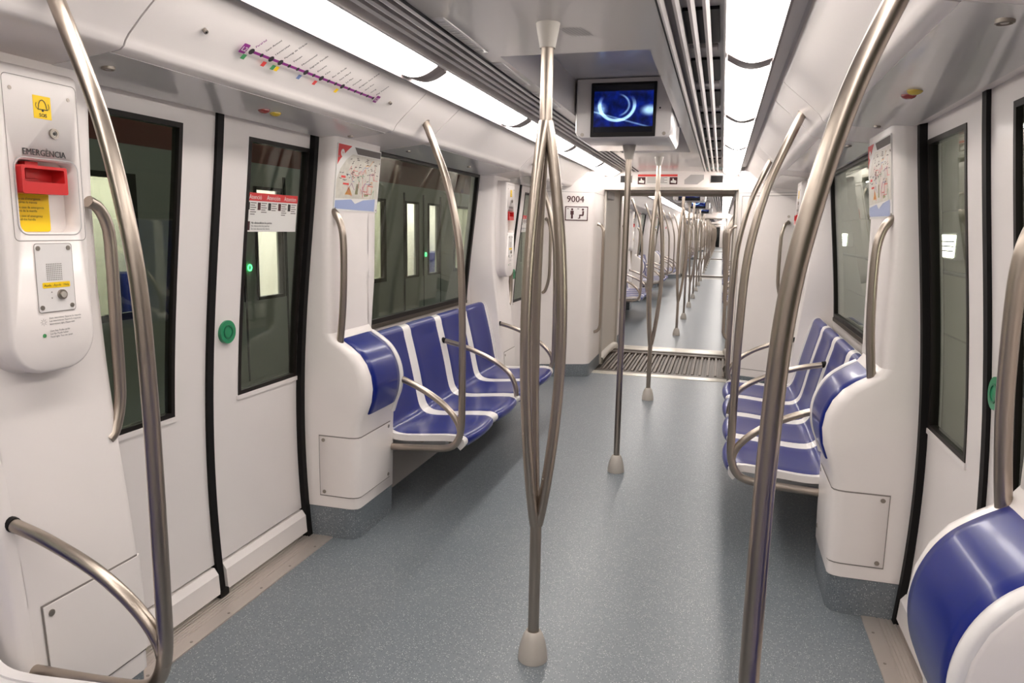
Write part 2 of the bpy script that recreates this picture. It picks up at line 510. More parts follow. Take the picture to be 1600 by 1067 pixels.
# ------------------------------------------------------------------ doors
dn = 0
def make_door(dc, s):
    global dn
    dn += 1
    d = thing('door_%d' % dn, (s * 1.31, dc, 0), kind='structure')
    for q in (-1, 1):
        ya, yb = (dc - DH, dc - .012) if q < 0 else (dc + .012, dc + DH)
        wa, wb = (dc - .605, dc - .185) if q < 0 else (dc + .185, dc + .605)
        lf = mk('leaf', holed(ya, yb, .145, 1.9, wa, wb, .80, 1.83, 0, .035, s), DOORW, d)
        mk('window_gasket', frame_patch(wa - .003, wb + .003, .797, 1.833, .017, .003, .03, s), GASKET, lf)
        mk('pane', patch(wa + .012, wb - .012, .812, 1.818, -.005, .005, s), GLASS, lf)
        mk('drip_edge', patch(wa - .012, wb + .012, .778, .797, .006, .01, s, 2), DOORW, lf)
        mk('kick_ledge', extr_y([(W(.1) + .02, .028), (W(.03) - .020, .028), (W(.1) - .020, .110), (W(.13) - .004, .135), (W(.13) + .02, .135)], ya + .012, yb - .012, s), DOORW, lf, angle=20)
        mk('ledge_slot', patch(ya + .012, yb - .012, .135, .150, -.022, .01, s, 2), BLACK, lf)
    mk('centre_seal', patch(dc - .017, dc + .017, .0, 1.893, .012, .04, s), BLACKR, d)
    mk('seal_foot', box(*sorted((s * (W(0) - .02), s * W(0))), dc - .026, dc + .026, .008, .036, .003), BLACKR, d)
    for q in (-1, 1):
        yy = dc + q * (DH - .006)
        mk('side_seal', patch(yy - .026, yy + .026, 0, 1.895, .026, .06, s), BLACKR, d)
    by = dc + (-s) * .098 if s < 0 else dc - .075
    pl = Plane((s * (W(1.075) - .001), by, 1.075), (0, -s, 0), (-s * .0, 0, 1))
    bt = mk('button', join(disc(pl, 0, 0, .046, -.02, .012, 28)), GREEN, d)
    mk('button_ring', slab(pl, flat2d(circ(0, 0, .028, 24), [circ(0, 0, .022, 24)]), .010, .0145), GREEND, bt)
    return d

sn = 0
def make_sill(dc, s):
    pr = [(1.335, -.002), (1.335, .006)]
    x = 1.318
    while x > 1.225:
        pr += [(x, .006), (x - .0015, .0035), (x - .0065, .0035), (x - .008, .006)]; x -= .0135
    pr += [(1.176, .005), (1.174, -.002)]
    t = thing('trim_%d' % (sn + 1), (s * 1.25, dc, 0), kind='structure')
    mk('sill_plate', extr_y(pr, dc - DH - .0, dc + DH + .0, s), SILL, t, angle=20)
    for i in range(6):
        yy = dc - .52 + i * .208
        mk('screw', revolve([(.0055, .004), (.0055, .0065), (.001, .0068)], s * 1.197, yy, 10), SCREW, t)
    return t

D0 = {s: make_door(2.31, s) for s in (-1, 1)}
T0 = {}
for s in (-1, 1): T0[s] = make_sill(2.31, s); sn += 1
for k, c in enumerate(CARS):
    for d in c['doors']:
        if abs(d - 2.31) < .01: continue
        for s in (-1, 1):
            dn += 1; q = dup(D0[s], d - 2.31); q.name = 'door_%d' % dn
            if k < 2: sn += 1; q = dup(T0[s], d - 2.31); q.name = 'trim_%d' % sn

# ------------------------------------------------------------------ ceiling, coves, louvres
ZC = 2.125
COVE = [(1.26, 1.90), (1.19, 1.886), (1.05, 1.903), (.935, 1.917), (.912, 1.921), (.899, 1.930), (.893, 1.943), (.882, 1.957), (.84, 1.997), (.79, 2.040), (.752, 2.074), (.744, 2.083), (.742, 2.10), (.76, 2.11), (.90, 1.99), (.95, 1.945), (1.26, 1.93)]
LOUV = [.352, .392, .432, .472, .512]
for k, c in enumerate(CARS):
    y0, y1 = c['y0'], c['y1']
    cells = []
    holes = []
    for q in c['benches']: holes += [(q - 1.705, q + 1.705)]
    ys = y0; vf = []
    for a, b in holes:
        a, b = max(a, y0 + .01), min(b, y1 - .01)
        vf.append(box(-.339, .339, ys, a, ZC, ZC + .02))
        vf += [box(-.339, -.272, a, b, ZC, ZC + .02), box(.272, .339, a, b, ZC, ZC + .02)]
        vf += [box(-.29, -.272, a, b, ZC + .02, 2.33), box(.272, .29, a, b, ZC + .02, 2.33), box(-.29, .29, a - .018, a, ZC + .02, 2.33), box(-.29, .29, b, b + .018, ZC + .02, 2.33), box(-.29, .29, a - .018, b + .018, 2.315, 2.335)]
        ys = b
    vf.append(box(-.339, .339, ys, y1, ZC, ZC + .02))
    ce = mk('ceiling', join(*vf), CEIL); tag(ce, kind='structure')
    for s in (-1, 1):
        # panel joints: door panels and short panels at the handrail sockets
        js = [y0]
        for q in c['benches']: js += [q - 1.285, q - .855, q + .865, q + 1.295]   # joints
        js = [v for v in js if v < y1] + [y1]
        for a, b in zip(js, js[1:]):
            mk('cove_panel', extr_y(COVE, a + .003, b - .003, s), WHITE, ce)
            if k < 2 and b < y1: mk('joint_gasket', extr_y([(x + .0035, z + .0035) for x, z in COVE], b - .004, b + .004, s), BLACKR, ce)
        mk('cove_backing', extr_y([(1.27, 1.96), (1.25, 1.935), (.97, 1.96), (.77, 2.12), (.77, 2.14)], y0, y1, s), BLACK, ce)
        mk('lamp_trough', extr_y([(.77, 2.09), (.742, 2.094), (.735, 2.104), (.692, 2.104), (.690, 2.078), (.684, 2.076), (.682, 2.13), (.77, 2.13)], y0, y1, s), TROUGH, ce)
        mk('lamp_rail', extr_y([(.6905, 2.073), (.683, 2.072), (.683, 2.085), (.6905, 2.085)], y0, y1, s), LAMPRIM, ce)
        mk('louvre_backing', extr_y([(.335, 2.165), (.69, 2.165), (.69, 2.185), (.335, 2.185)], y0, y1, s), TROUGH, ce)
        mk('inner_rail', extr_y([(.533, 2.165), (.533, 2.112), (.528, 2.108), (.522, 2.112), (.520, 2.165)], y0, y1, s), ALU, ce)
        mk('shadow_gap', extr_y([(.3395, 2.118), (.3445, 2.118), (.3445, 2.17), (.3395, 2.17)], y0, y1, s), BLACK, ce)
        for x in LOUV[:-1] if k else LOUV[:-1]:
            mk('louvre_slat', extr_y([(x - .009, 2.120), (x + .001, 2.114), (x + .011, 2.120), (x + .0085, 2.140), (x - .0065, 2.140)], y0, y1, s), ALU, ce)
        if k < 2:
            yy = (2.35 - .66 * 6) if k == 0 else y0 + .2
            while yy + .42 < y1:
                if s > 0 or k == 0:
                    mk('vent_opening', box(*sorted((s * .398, s * .506)), yy, yy + .40, 2.155, 2.1655), BLACK, ce)
                    mk('vent_flap', box(*sorted((s * .40, s * .50)), yy + .45, yy + .50, 2.150, 2.166, .004), ALU, ce)
                yy += .66
        if k == 0:
            for a in (-.5, .7, 1.43, 2.15, 2.76, 3.37, 4.9, 5.5) if s < 0 else ():
                L_ = .44
                vp = mk('vent_strip', box(*sorted((s * .292, s * .334)), a, a + L_, ZC - .004, ZC + .002, .002), CEIL, ce)
                sl = [box(*sorted((s * .300, s * .326)), a + .03 + i * .0265, a + .03 + i * .0265 + .011, ZC - .0052, ZC - .0035) for i in range(15)]
                tag(mk('vent_slots', join(*sl), GREYP, vp), kind='stuff')
    if k == 0:
        sl = []
        for i in range(7):
            sl.append(([(.02 + i * .011, 2.34, ZC - .0012), (.024 + i * .011, 2.34, ZC - .0012), (.048 + i * .011, 2.45, ZC - .0012), (.044 + i * .011, 2.45, ZC - .0012)], [(0, 1, 2, 3)]))
        tag(mk('smoke_vent_slots', join(*sl), GREYP, ce), kind='stuff')
        # soffit underside stays glossy over doors: thin laminate
        for s in (-1, 1):
            for a, b in ((-1.04, 1.105), (1.535, 3.085), (3.525, 5.235), (5.675, 7.2)):
                mk('soffit_laminate', loft([[(s * 1.185, y, 1.8855), (s * .94, y, 1.9150), (s * .94, y, 1.9165), (s * 1.185, y, 1.8875)] for y in (a, b)]), SOFF, ce)

# ------------------------------------------------------------------ ceiling strip lights
def make_lamp(s):
    t = thing('ceiling_light', (s * .605, 3.425, 2.1))
    secs = []
    A, B = 2.805, 4.045
    def sec(y, k, dz=0):
        out = []
        for i in range(11):
            a = i / 10; x = .535 + .146 * a; z = 2.108 - .02 * a - (.036 * math.sin(PI * a)) * k + dz
            out.append((s * x, y, z))
        return out
    n = 6
    for i in range(n + 1):
        a = i / n * PI / 2; secs.append(sec(A + .10 * (1 - math.cos(a)), .5 + .5 * math.sin(a)))
    for i in range(n, -1, -1):
        a = i / n * PI / 2; secs.append(sec(B - .10 * (1 - math.cos(a)), .5 + .5 * math.sin(a)))
    top = [[(p[0], p[1], 2.125) for p in q] for q in secs]
    df = mk('diffuser', loft([a + list(reversed(b)) for a, b in zip(secs, top)]), DIFF, t)
    for y, q in ((A, -1), (B, 1)):
        e0 = sec(y - q * .003, .62, -.003); e1 = sec(y + q * .0495, .62, -.003)
        r = [a + [(p[0], p[1], 2.12) for p in reversed(a)] for a in (e0, e1)]
        mk('end_cap', loft(r), LAMPRIM, t)
    return t
L0 = {s: make_lamp(s) for s in (-1, 1)}
for s in (-1, 1):
    n = 0
    for k, c in enumerate(CARS):
        y = 2.755 - 1.34 * 4 if k == 0 else c['y0'] + .08
        i = 0
        while y < c['y1'] - .4:
            nxt = min(y + 1.34, c['y1'] - .03)
            if k == 0 and abs(y - 2.755) < .01: o = L0[s]
            else:
                o = copy_tree(L0[s]); o.location.y = 3.425 + (y - 2.755)
                if nxt - y < 1.33:
                    o.scale.y = (nxt - y) / 1.34; o.location.y = (y + nxt) / 2
            grp = '%s ceiling strip lights' % SIDE[s]
            if k == 0:
                j = i - 2
                lab = 'white ceiling strip light on the %s, %s' % (SIDE[s], ['behind the viewpoint at the rear end', 'behind the viewpoint, second from the rear end', 'overhead just behind the viewpoint', 'nearest one at the top edge of the photo', 'second nearest, its rounded end above the door', 'third nearest, beside the monitor', 'fourth nearest, beyond the monitor', 'last one before the gangway'][i] if i < 8 else 'beyond')
            elif k == 1: lab = 'white ceiling strip light on the %s, %s past the gangway' % (SIDE[s], ORDN[i])
            else: lab = 'white ceiling strip light on the %s, far down the train, %s in the %s car' % (SIDE[s], ORDN[i], ORDN[k])
            tag(o, lab, 'light', grp)
            y = nxt; i += 1

# ------------------------------------------------------------------ bench bays
def make_bench(s):
    bc = BC
    t = thing('bench', (s * 1.0, bc, 0))
    up = catmull([(.672, 0, .375), (.652, 0, .400), (.662, 0, .428), (.72, 0, .440), (.86, 0, .428), (.98, 0, .418), (1.05, 0, .424), (1.088, 0, .455), (1.108, 0, .52), (1.13, 0, .63), (1.165, 0, .78), (1.196, 0, .895), (1.215, 0, .922), (1.24, 0, .925)], 3)
    path = [(p.x, p.z) for p in up]
    def normal(i):
        a = path[max(i - 1, 0)]; b = path[min(i + 1, len(path) - 1)]
        dx, dz = b[0] - a[0], b[1] - a[1]; l = math.hypot(dx, dz); return (-dz / l, dx / l)
    pw = 1.98 / 4; ya = bc - .99; 
    def dip(t_, i):          # t_ in 0..1 across one seat
        return math.sin(PI * t_)
    def surf(y, tt, off):
        row = []
        for i, (x, z) in enumerate(path):
            nx, nz = normal(i)
            front = max(0, 1 - abs(x - .652) / .09)
            scal = -.026 * math.sin(PI * tt) ** .8 * front
            back = .012 * dip(tt, i) * (1 if .70 < x < 1.19 else 0)
            row.append((s * (x + nx * (off - back) + scal), y, z + nz * (off - back)))
        return row
    # white shell: whole bench, with thickness
    rows = []
    for k in range(4):
        for j in range(9):
            if k and j == 0: continue
            rows.append((ya + pw * (k + j / 8), (j / 8)))
    e0, e1 = rows[0][0], rows[-1][0]
    top = [surf(y, tt, 0.0) for y, tt in rows]; bot = [surf(y, tt, -.022) for y, tt in rows]
    sh = loft([a + list(reversed(b)) for a, b in zip(top, bot)])
    shell = mk('shell', sh, SEATW, t, angle=50)
    # raised white rims at both ends
    for e in (0, 1):
        y = e0 - .012 if e == 0 else e1 + .012
        ys = (y - .014, y + .014)
        a = [surf(ys[0], 0, .006), surf(ys[1], 0, .006)]; b = [surf(ys[0], 0, -.026), surf(ys[1], 0, -.026)]
        mk('end_rim', loft([p + list(reversed(q)) for p, q in zip(a, b)]), SEATW, t)
    for k in range(4):
        m0 = .052 if k else .03; m1 = .052 if k < 3 else .03
        ts = [m0 / pw + (1 - (m0 + m1) / pw) * j / 12 for j in range(13)]
        A = []; B = []
        for j, tt in enumerate(ts):
            edge = .0015 if j in (0, 12) else .005
            A.append(surf(ya + pw * (k + tt), tt, edge)[1:-1]); B.append(surf(ya + pw * (k + tt), tt, -.002)[1:-1])
        mk('seat_panel', loft([p + list(reversed(q)) for p, q in zip(A, B)]), BLUE, t, angle=50)
    # middle armrest
    ctrl = [(1.15, .765), (1.02, .735), (.88, .685), (.77, .63), (.70, .57), (.665, .50), (.655, .435)]
    ar = mk('armrest', tube([(s * p.x, bc + p.y, p.z) for p in catmull([(x, 0, z) for x, z in ctrl])], .0165), STEEL, t)
    mk('collar', tube([(s * 1.168, bc, .769), (s * 1.145, bc, .764)], .0185), BLACKR, ar)
    for dy in (-.86, .86):
        br = mk('bracket', box(*sorted((s * .80, s * 1.29)), bc + dy - .03, bc + dy + .03, .335, .392, .006), GREYP, t)
        mk('bolt', disc(Plane((s * .93, bc + dy - .031, .362), (1, 0, 0), (0, 0, 1)), 0, 0, .011, 0, .006, 10), SCREW, br)
    return t

def make_handrail(s, yr, reach=0.0):
    t = thing('handrail', (s * .66, yr, .36))
    ctrl = [(.852, 2.008), (.80, 1.885), (.738, 1.725), (.693, 1.545), (.664, 1.36), (.653, 1.12), (.650, .88), (.650, .62), (.653, .50), (.675, .425), (.725, .388), (.83, .375), (.96, .367), (1.16, .358)]
    mk('pole', tube([(s * p.x, yr, p.z) for p in catmull([(x, 0, z) for x, z in ctrl], 8)], .0182, 18), STEEL, t)
    ctrl = [(1.045 + reach, .745 + reach * .2), (.96 + reach * .5, .722 + reach * .1), (.85, .675), (.76, .62), (.70, .565), (.668, .515), (.655, .46)]
    ar = mk('armrest', tube([(s * p.x, yr - .0, p.z) for p in catmull([(x, 0, z) for x, z in ctrl], 8)], .0165, 16), STEEL, t)
    mk('collar', tube([(s * (1.062 + reach), yr, .749 + reach * .2), (s * (1.040 + reach), yr, .744 + reach * .2)], .0185), BLACKR, ar)
    mk('socket', tube([(s * .862, yr, 2.03), (s * .846, yr, 1.995)], .021), SCREW, t)
    return t

LOWER = [(1.045, .0), (1.040, .155), (1.036, .30), (1.034, .48), (1.030, .56), (1.012, .615), (.990, .675), (.982, .74), (.990, .80), (1.012, .855), (1.045, .90), (1.09, .935), (1.14, .965), (1.165, 1.0), (1.167, 1.04)]
def U(z): return float(np.interp(z, [.9, 1.0, 1.3, 1.57, 1.87, 1.92], [1.166, 1.165, 1.163, 1.157, 1.125, 1.12]))
def rounded_secs(profile, ye, d, ts, s, back):
    secs = []
    for t_, dx in ts:
        sec = [(s * (x + dx), ye + d * t_, z) for x, z in profile]
        sec += [(s * back(z), ye + d * t_, z) for x, z in reversed(profile)]
        secs.append(sec)
    return secs

def screw_on(pl, u, v, parent, r=.009):
    mk('screw', disc(pl, u, v, r, -.002, .0025, 14), SCREW, parent)

def make_upper(t, ye, d, s, flatlen, slope):
    zs = [1.0 + .895 * i / 10 for i in range(11)]
    ts = [(.0, .045), (.005, .022), (.016, .006), (.034, 0), (.37, 0), (.385, 0)]
    secs = [[(s * min(U(z) + dx, W(z)), ye + d * t_, z) for z in zs] + [(s * (W(z) + .01), ye + d * t_, z) for z in reversed(zs)] for t_, dx in ts]
    mk('upper_panel', loft(secs), WHITE, t, angle=60)
    return pillar_return(t, U, ye, d, s, .94)

def pillar_return(t, face, ye, d, s, z0):
    zs = [z0 + (1.895 - z0) * i / 14 for i in range(15)]
    def sec(i, z):
        flat = float(np.interp(z, [.90, 1.25], [.400, .45])); end = float(np.interp(z, [.90, 1.25], [.425, .548]))
        x = face(z)
        return [(x, .37), (x, flat), (x + .008, flat + .012), (W(z) - .0005, end)][i]
    secs = []
    for i in range(4):
        f = [sec(i, z) for z in zs]
        secs.append([(s * x, ye + d * t_, z) for (x, t_), z in zip(f, zs)] + [(s * (W(z) + .01), ye + d * t_, z) for (x, t_), z in zip(reversed(f), reversed(zs))])
    return mk('side_return', loft(secs), WHITE, t, angle=60)

def make_pod_a(s, ye, d, label, group):
    """moulded pillar with a padded shoulder; ye = doorway edge, d = direction away from the doorway"""
    t = thing('wall_pillar', (s * 1.2, ye + d * .2, 0), label, 'pillar', group)
    sub = lambda a, b: [p for p in LOWER if a <= p[1] <= b]
    back = lambda z: W(z) + .0
    body = sub(.155, 1.001)
    ts = [(0, .045), (.005, .022), (.016, .006), (.034, 0), (.385, 0), (.392, .012)]
    mk('body', loft(rounded_secs(body, ye, d, ts, s, back)), WHITE, t, angle=60)
    kick = [(1.047, 0), (1.043, .152)]
    mk('kick_board', loft(rounded_secs(kick, ye, d, [(0.002, .06), (.012, .02), (.05, .0), (.385, .0)], s, back)), VINYL, t, angle=50)
    make_upper(t, ye, d, s, .46, .548)
    # hatch: face towards the doorway and face towards the aisle, folded round the corner
    ht = []
    zz = [.215, .30, .40, .505]
    xi = lambda z: float(np.interp(z, [q[1] for q in LOWER], [q[0] for q in LOWER]))
    def corner(z, o, x_out, t_in):
        x = xi(z)
        return [(s * x_out, ye - d * o, z), (s * (x + .045), ye - d * o, z), (s * (x + .022 - o * .45), ye + d * (.005 - o * .85), z), (s * (x + .006 - o * .8), ye + d * (.016 - o * .5), z), (s * (x - o), ye + d * .034, z), (s * (x - o), ye + d * t_in, z)]
    A = [corner(z, .0045, 1.232, .34) for z in zz]
    hv = grid(A)
    hatch = mk('hatch', solid(hv, (s * .006, d * .006, 0)), WHITE, t, angle=60)
    p1 = Plane((s * 1.2, ye - d * .0045, 0), (-d * -1, 0, 0) if d < 0 else (1, 0, 0), (0, 0, 1))
    for z in (.232, .488):
        pl = Plane((s * 1.212, ye - d * .0045, z), (d, 0, 0), (0, 0, 1)); screw_on(pl, 0, 0, hatch)
        pl = Plane((s * (xi(z) - .0045), ye + d * .322, z), (0, -s, 0), (0, 0, 1)); screw_on(pl, 0, 0, hatch)
    # dark seam line round the hatch
    B = [corner(z, .0013, 1.238, .346) for z in (.209, .30, .40, .511)]
    mk('hatch_seam', grid(B), SEAM, hatch)
    # blue pad over the shoulder and its white rim
    shp = [p for p in LOWER if .60 < p[1] < .99]
    def off(profile, o):
        out = []
        for i, (x, z) in enumerate(profile):
            a = profile[max(i - 1, 0)]; b = profile[min(i + 1, len(profile) - 1)]
            dx, dz = b[0] - a[0], b[1] - a[1]; l = math.hypot(dx, dz); out.append((x - dz / l * o, z + dx / l * o))
        return out
    shd = [(p.x, p.z) for p in catmull([(x, 0, z) for x, z in shp], 4)]
    secs = []
    for t_, o in ((.062, .001), (.066, .006), (.10, .008), (.31, .008), (.347, .006), (.351, .001)):
        secs.append([(s * x, ye + d * t_, z) for x, z in off(shd, o)] + [(s * x, ye + d * t_, z) for x, z in reversed(off(shd, -.004))])
    mk('pad', loft(secs), BLUE, t, angle=60)
    rim = [(p.x, p.z) for p in catmull([(x, 0, z) for x, z in [q for q in LOWER if .52 < q[1] < .99]], 4)]
    secs = []
    for t_, o in ((.352, .003), (.355, .010), (.368, .013), (.384, .010), (.388, .002)):
        secs.append([(s * x, ye + d * t_, z) for x, z in off(rim, o)] + [(s * x, ye + d * t_, z) for x, z in reversed(off(rim, -.006))])
    mk('pad_rim', loft(secs), SEATW, t, angle=60)
    return t

def make_pod_b(s, ye, d, label, group):
    """plain pillar with a hatch, carries the call box"""
    t = thing('wall_pillar', (s * 1.2, ye + d * .2, 0), label, 'pillar', group)
    prof = [(1.055, .155), (1.058, .35), (1.068, .53), (1.085, .70), (1.110, .90), (1.128, 1.1), (1.140, 1.3), (1.142, 1.55), (1.128, 1.87), (1.125, 1.895)]
    back = lambda z: W(z)
    ts = [(0, .04), (.005, .018), (.016, .005), (.034, 0), (.372, 0), (.385, .008)]
    secs = [[(s * (x + dx), ye + d * t_, z) for x, z in prof] + [(s * (W(z) + .01), ye + d * t_, z) for x, z in reversed(prof)] for t_, dx in ts]
    mk('body', loft(secs), WHITE, t, angle=50)
    pi = lambda z: float(np.interp(z, [q[1] for q in prof], [q[0] for q in prof]))
    pillar_return(t, pi, ye, d, s, .16)
    kick = [(1.060, 0), (1.057, .152)]
    mk('kick_board', loft(rounded_secs(kick, ye, d, [(0.002, .05), (.012, .02), (.04, .0), (.385, .0)], s, back)), VINYL, t, angle=50)
    xi = lambda z: float(np.interp(z, [q[1] for q in prof], [q[0] for q in prof]))
    zz = [.22, .30, .40, .515]
    A = [[(s * (xi(z) + .006), ye + d * .004, z), (s * (xi(z) - .003), ye + d * .02, z), (s * (xi(z) - .0045), ye + d * .05, z), (s * (xi(z) - .0045), ye + d * .335, z)] for z in zz]
    hatch = mk('hatch', solid(grid(A), (s * .006, 0, 0)), WHITE, t, angle=60)
    B = [[(s * (xi(z) - .001), ye + d * .02, z), (s * (xi(z) - .0018), ye + d * .05, z), (s * (xi(z) - .0018), ye + d * .341, z)] for z in (.214, .36, .521)]
    mk('hatch_seam', grid(B), SEAM, hatch)
    for z in (.24, .492):
        pl = Plane((s * (xi(z) - .0045), ye + d * .315, z), (0, -s, 0), (0, 0, 1)); screw_on(pl, 0, 0, hatch)
    return t

def make_callbox(s, yc, label, group=None):
    """emergency call box; u runs along the wall, v is the height"""
    t = thing('emergency_call_box', (s * 1.13, yc, 1.12), label, 'call box', group)
    pl = Plane((s * 1.145, yc, 0), (0, -s, 0), (0, 0, 1)); H = .085
    out = []
    for u, v in rrect(-.128, .113, 1.118, 1.865, .085, 8):
        out.append((u, v if v < 1.5 else min(v, 1.855)))
    out = rrect(-.128, .113, 1.118, 1.86, .04, 4)
    bt = [(u, v) for u, v in rrect(-.128, .113, 1.118, 1.60, .088, 8) if v < 1.4]
    tp = [(u, v) for u, v in rrect(-.128, .113, 1.40, 1.86, .012, 3) if v > 1.5]
    # order: bottom-left.. go round counter-clockwise
    bt1 = [p for p in bt if p[0] > -.0075]; bt0 = [p for p in bt if p[0] <= -.0075]
    out = bt1 + tp + bt0
    hole = rrect(-.080, .088, 1.468, 1.643, .022, 5)
    ins = lambda ring, k: [(-.0075 + (u + .0075) * k[0], 1.49 + (v - 1.49) * k[1]) for u, v in ring]
    wide = ins(out, (1.14, 1.02))
    tub = loft([[pl.at(u, v, 0) for u, v in wide], [pl.at(u, v, .035) for u, v in out], [pl.at(u, v, .036) for u, v in out]])
    mk('back_shell', tub, WHITE, t, angle=60)
    # front shell ring around the recess, bevelled outwards
    n2 = ins(out, (.93, .978))
    ring = loft([[pl.at(u, v, .03) for u, v in out], [pl.at(u, v, H - .012) for u, v in out], [pl.at(u, v, H - .003) for u, v in ins(out, (.97, .99))], [pl.at(u, v, H) for u, v in n2]], True, False)
    face = decal(pl, flat2d(n2, [hole]), H)
    wall = loft([[pl.at(u, v, H) for u, v in hole], [pl.at(u, v, .037) for u, v in hole]], True, False)
    sh = mk('front_shell', join(ring, face, wall), WHITE, t, angle=50, fix=False)
    bm = bmesh.new(); bm.from_mesh(sh.data); bmesh.ops.remove_doubles(bm, verts=bm.verts, dist=2e-5); bmesh.ops.recalc_face_normals(bm, faces=bm.faces); bm.to_mesh(sh.data); bm.free()
    mk('recess_floor', decal(pl, flat2d(hole), .040), WHITE, t)
    # cover seam
    cov = rrect(-.098, .104, 1.448, 1.835, .012, 4); cov2 = rrect(-.0965, .1025, 1.4495, 1.8335, .011, 4)
    mk('cover_seam', decal(pl, flat2d(cov, [cov2]), H + .0006), SEAM, t)
    lip = rrect(-.086, .094, 1.462, 1.649, .026, 5); lip2 = rrect(-.0835, .0915, 1.4645, 1.6465, .0245, 5)
    mk('recess_lip', decal(pl, flat2d(lip, [lip2]), H + .0006), GREYP, t)
    for u in (-.078, .080): mk('screw', disc(pl, u, 1.803 if u < 0 else 1.800, .0048, H - .001, H + .001, 10), SCREW, t)
    # bell sticker
    st = mk('bell_sticker', slab(pl, rect2(-.020, .028, 1.743, 1.797), H - .001, H + .0008), YELLOW, t)
    cx, cy = .004, 1.773
    bell = [(-.014, -.008), (-.011, -.004), (-.010, .004), (-.006, .012), (0, .015), (.006, .012), (.010, .004), (.011, -.004), (.014, -.008), (-.014, -.008)]
    b2 = poly_line2([(cx + a, cy + b) for a, b in bell], .002)
    clap = flat2d(circ(cx, cy - .0105, .003, 10))
    arcs = [poly_line2([(cx + q * .0165, cy - .007), (cx + q * .0185, cy), (cx + q * .0165, cy + .007)], .0016) for q in (-1, 1)]
    mk('bell_icon', join(*[decal(pl, a, H + .0016) for a in (b2, clap, *arcs)], text(pl, 'SOS', .012, cx, 1.7475, H + .0016, 'CENTER', bold=.0003)), INK, st)
    # lock
    lk = mk('key_lock', slab(pl, flat2d(circ(.030, 1.711, .0125, 20), [circ(.030, 1.711, .007, 16)]), H - .001, H + .005), SCREW, t)
    mk('lock_core', join(disc(pl, .030, 1.711, .0095, H, H + .003, 14)), BOOT, lk)
    mk('key_slot', disc(pl, .030, 1.711, .004, H, H + .0045, 10), INK, lk)
    mk('lettering', text(pl, 'EMERGÈNCIA', .0215, .000, 1.654, H + .0012, 'CENTER', bold=.0004, squash=.92), INK, t)
    # red handle
    fr = slab(pl, flat2d(rrect(-.075, .050, 1.562, 1.629, .005, 3), [rrect(-.067, .042, 1.590, 1.622, .004, 3)]), .055, H + .012)
    hd = mk('pull_handle', join(fr, slab(pl, rect2(-.069, .044, 1.588, 1.624), .050, .056)), RED, t, angle=40)
    mk('handle_stem', slab(pl, rect2(-.035, .000, 1.600, 1.640), .041, .062), RED, hd)
    # yellow instructions
    ys = mk('instruction_sticker', slab(pl, flat2d(rrect(-.078, .040, 1.470, 1.600, .008, 3)), .0405, .0425), YELLOW, t)
    lines = ['En cas d’emergència', 'estireu la maneta', 'En caso de emergencia', 'tire de la manilla', 'In case of emergency', 'pull the handle']
    tx = [text(pl, q, .0078, -.048, 1.548 - i * .0085 - (i // 2) * .004, .0432) for i, q in enumerate(lines)]
    mk('instruction_text', join(*tx), INK, ys)
    # intercom plate
    ip = mk('intercom_plate', slab(pl, flat2d(rrect(-.050, .054, 1.272, 1.440, .006, 3)), H - .001, H + .002), SEATW, t)
    o1 = rrect(-.052, .056, 1.270, 1.442, .007, 3); o2 = rrect(-.0505, .0545, 1.2715, 1.4405, .006, 3)
    mk('plate_edge', decal(pl, flat2d(o1, [o2]), H + .0022), SEAM, ip)
    for u in (-.041, .045):
        for v in (1.283, 1.430): mk('screw', disc(pl, u, v, .006, H, H + .0035, 12), SCREW, ip)
    dots = []
    for i in range(9):
        for j in range(9): dots.append(decal(pl, rect2(-.022 + i * .0051, -.0195 + i * .0051, 1.350 + j * .0049, 1.3525 + j * .0049), H + .0026))
    tag(mk('speaker_holes', join(*dots), INKG, ip), kind='stuff')
    aj = mk('help_strip', slab(pl, flat2d(rrect(-.036, .043, 1.331, 1.345, .003, 3)), H, H + .0028), YELLOW, ip)
    mk('help_text', text(pl, 'Ajuda · Ayuda · Help', .0085, .0035, 1.3352, H + .0034, 'CENTER'), INK, aj)
    bt = mk('call_button', disc(pl, .016, 1.313, .0125, H, H + .008, 18), SCREW, ip)
    mk('button_cap', disc(pl, .016, 1.313, .0075, H + .006, H + .011, 16), BOOT, bt)
    for q in range(4): pass
    ar = [decal(pl, ([(-.014 + a, 1.313 + b), (-.010 + a, 1.313 + b), (-.012 + a, 1.313 + b + e)], [(0, 1, 2)] if e > 0 else [(2, 1, 0)]), H + .0026) for a, b, e in ((0, .006, .004), (0, -.006, -.004))]
    mk('arrow_marks', join(*ar), INKG, ip)
    rows = [('Llum intermitent: Espereu la resposta', 1.2535), ('Luz intermitente: Espere la respuesta', 1.246), ('Intermittent light: Please wait', 1.2385), ('Llum fixa: Podeu parlar', 1.221), ('Luz fija: Puede hablar', 1.2135), ('Fixed light: You can speak', 1.206)]
    mk('light_notes', join(*[text(pl, q, .0062, -.024, v, H + .0012) for q, v in rows]), INK, t)
    mk('green_mark', disc(pl, -.040, 1.213, .005, H - .001, H + .001, 12), PGREEN, t)
    star = [decal(pl, line2((-.040 + .003 * math.cos(a), 1.247 + .003 * math.sin(a)), (-.040 + .009 * math.cos(a), 1.247 + .009 * math.sin(a)), .0008), H + .001) for a in [PI / 4 * i for i in range(8)]]
    mk('flash_mark', join(*star), INKG, t)
    return t

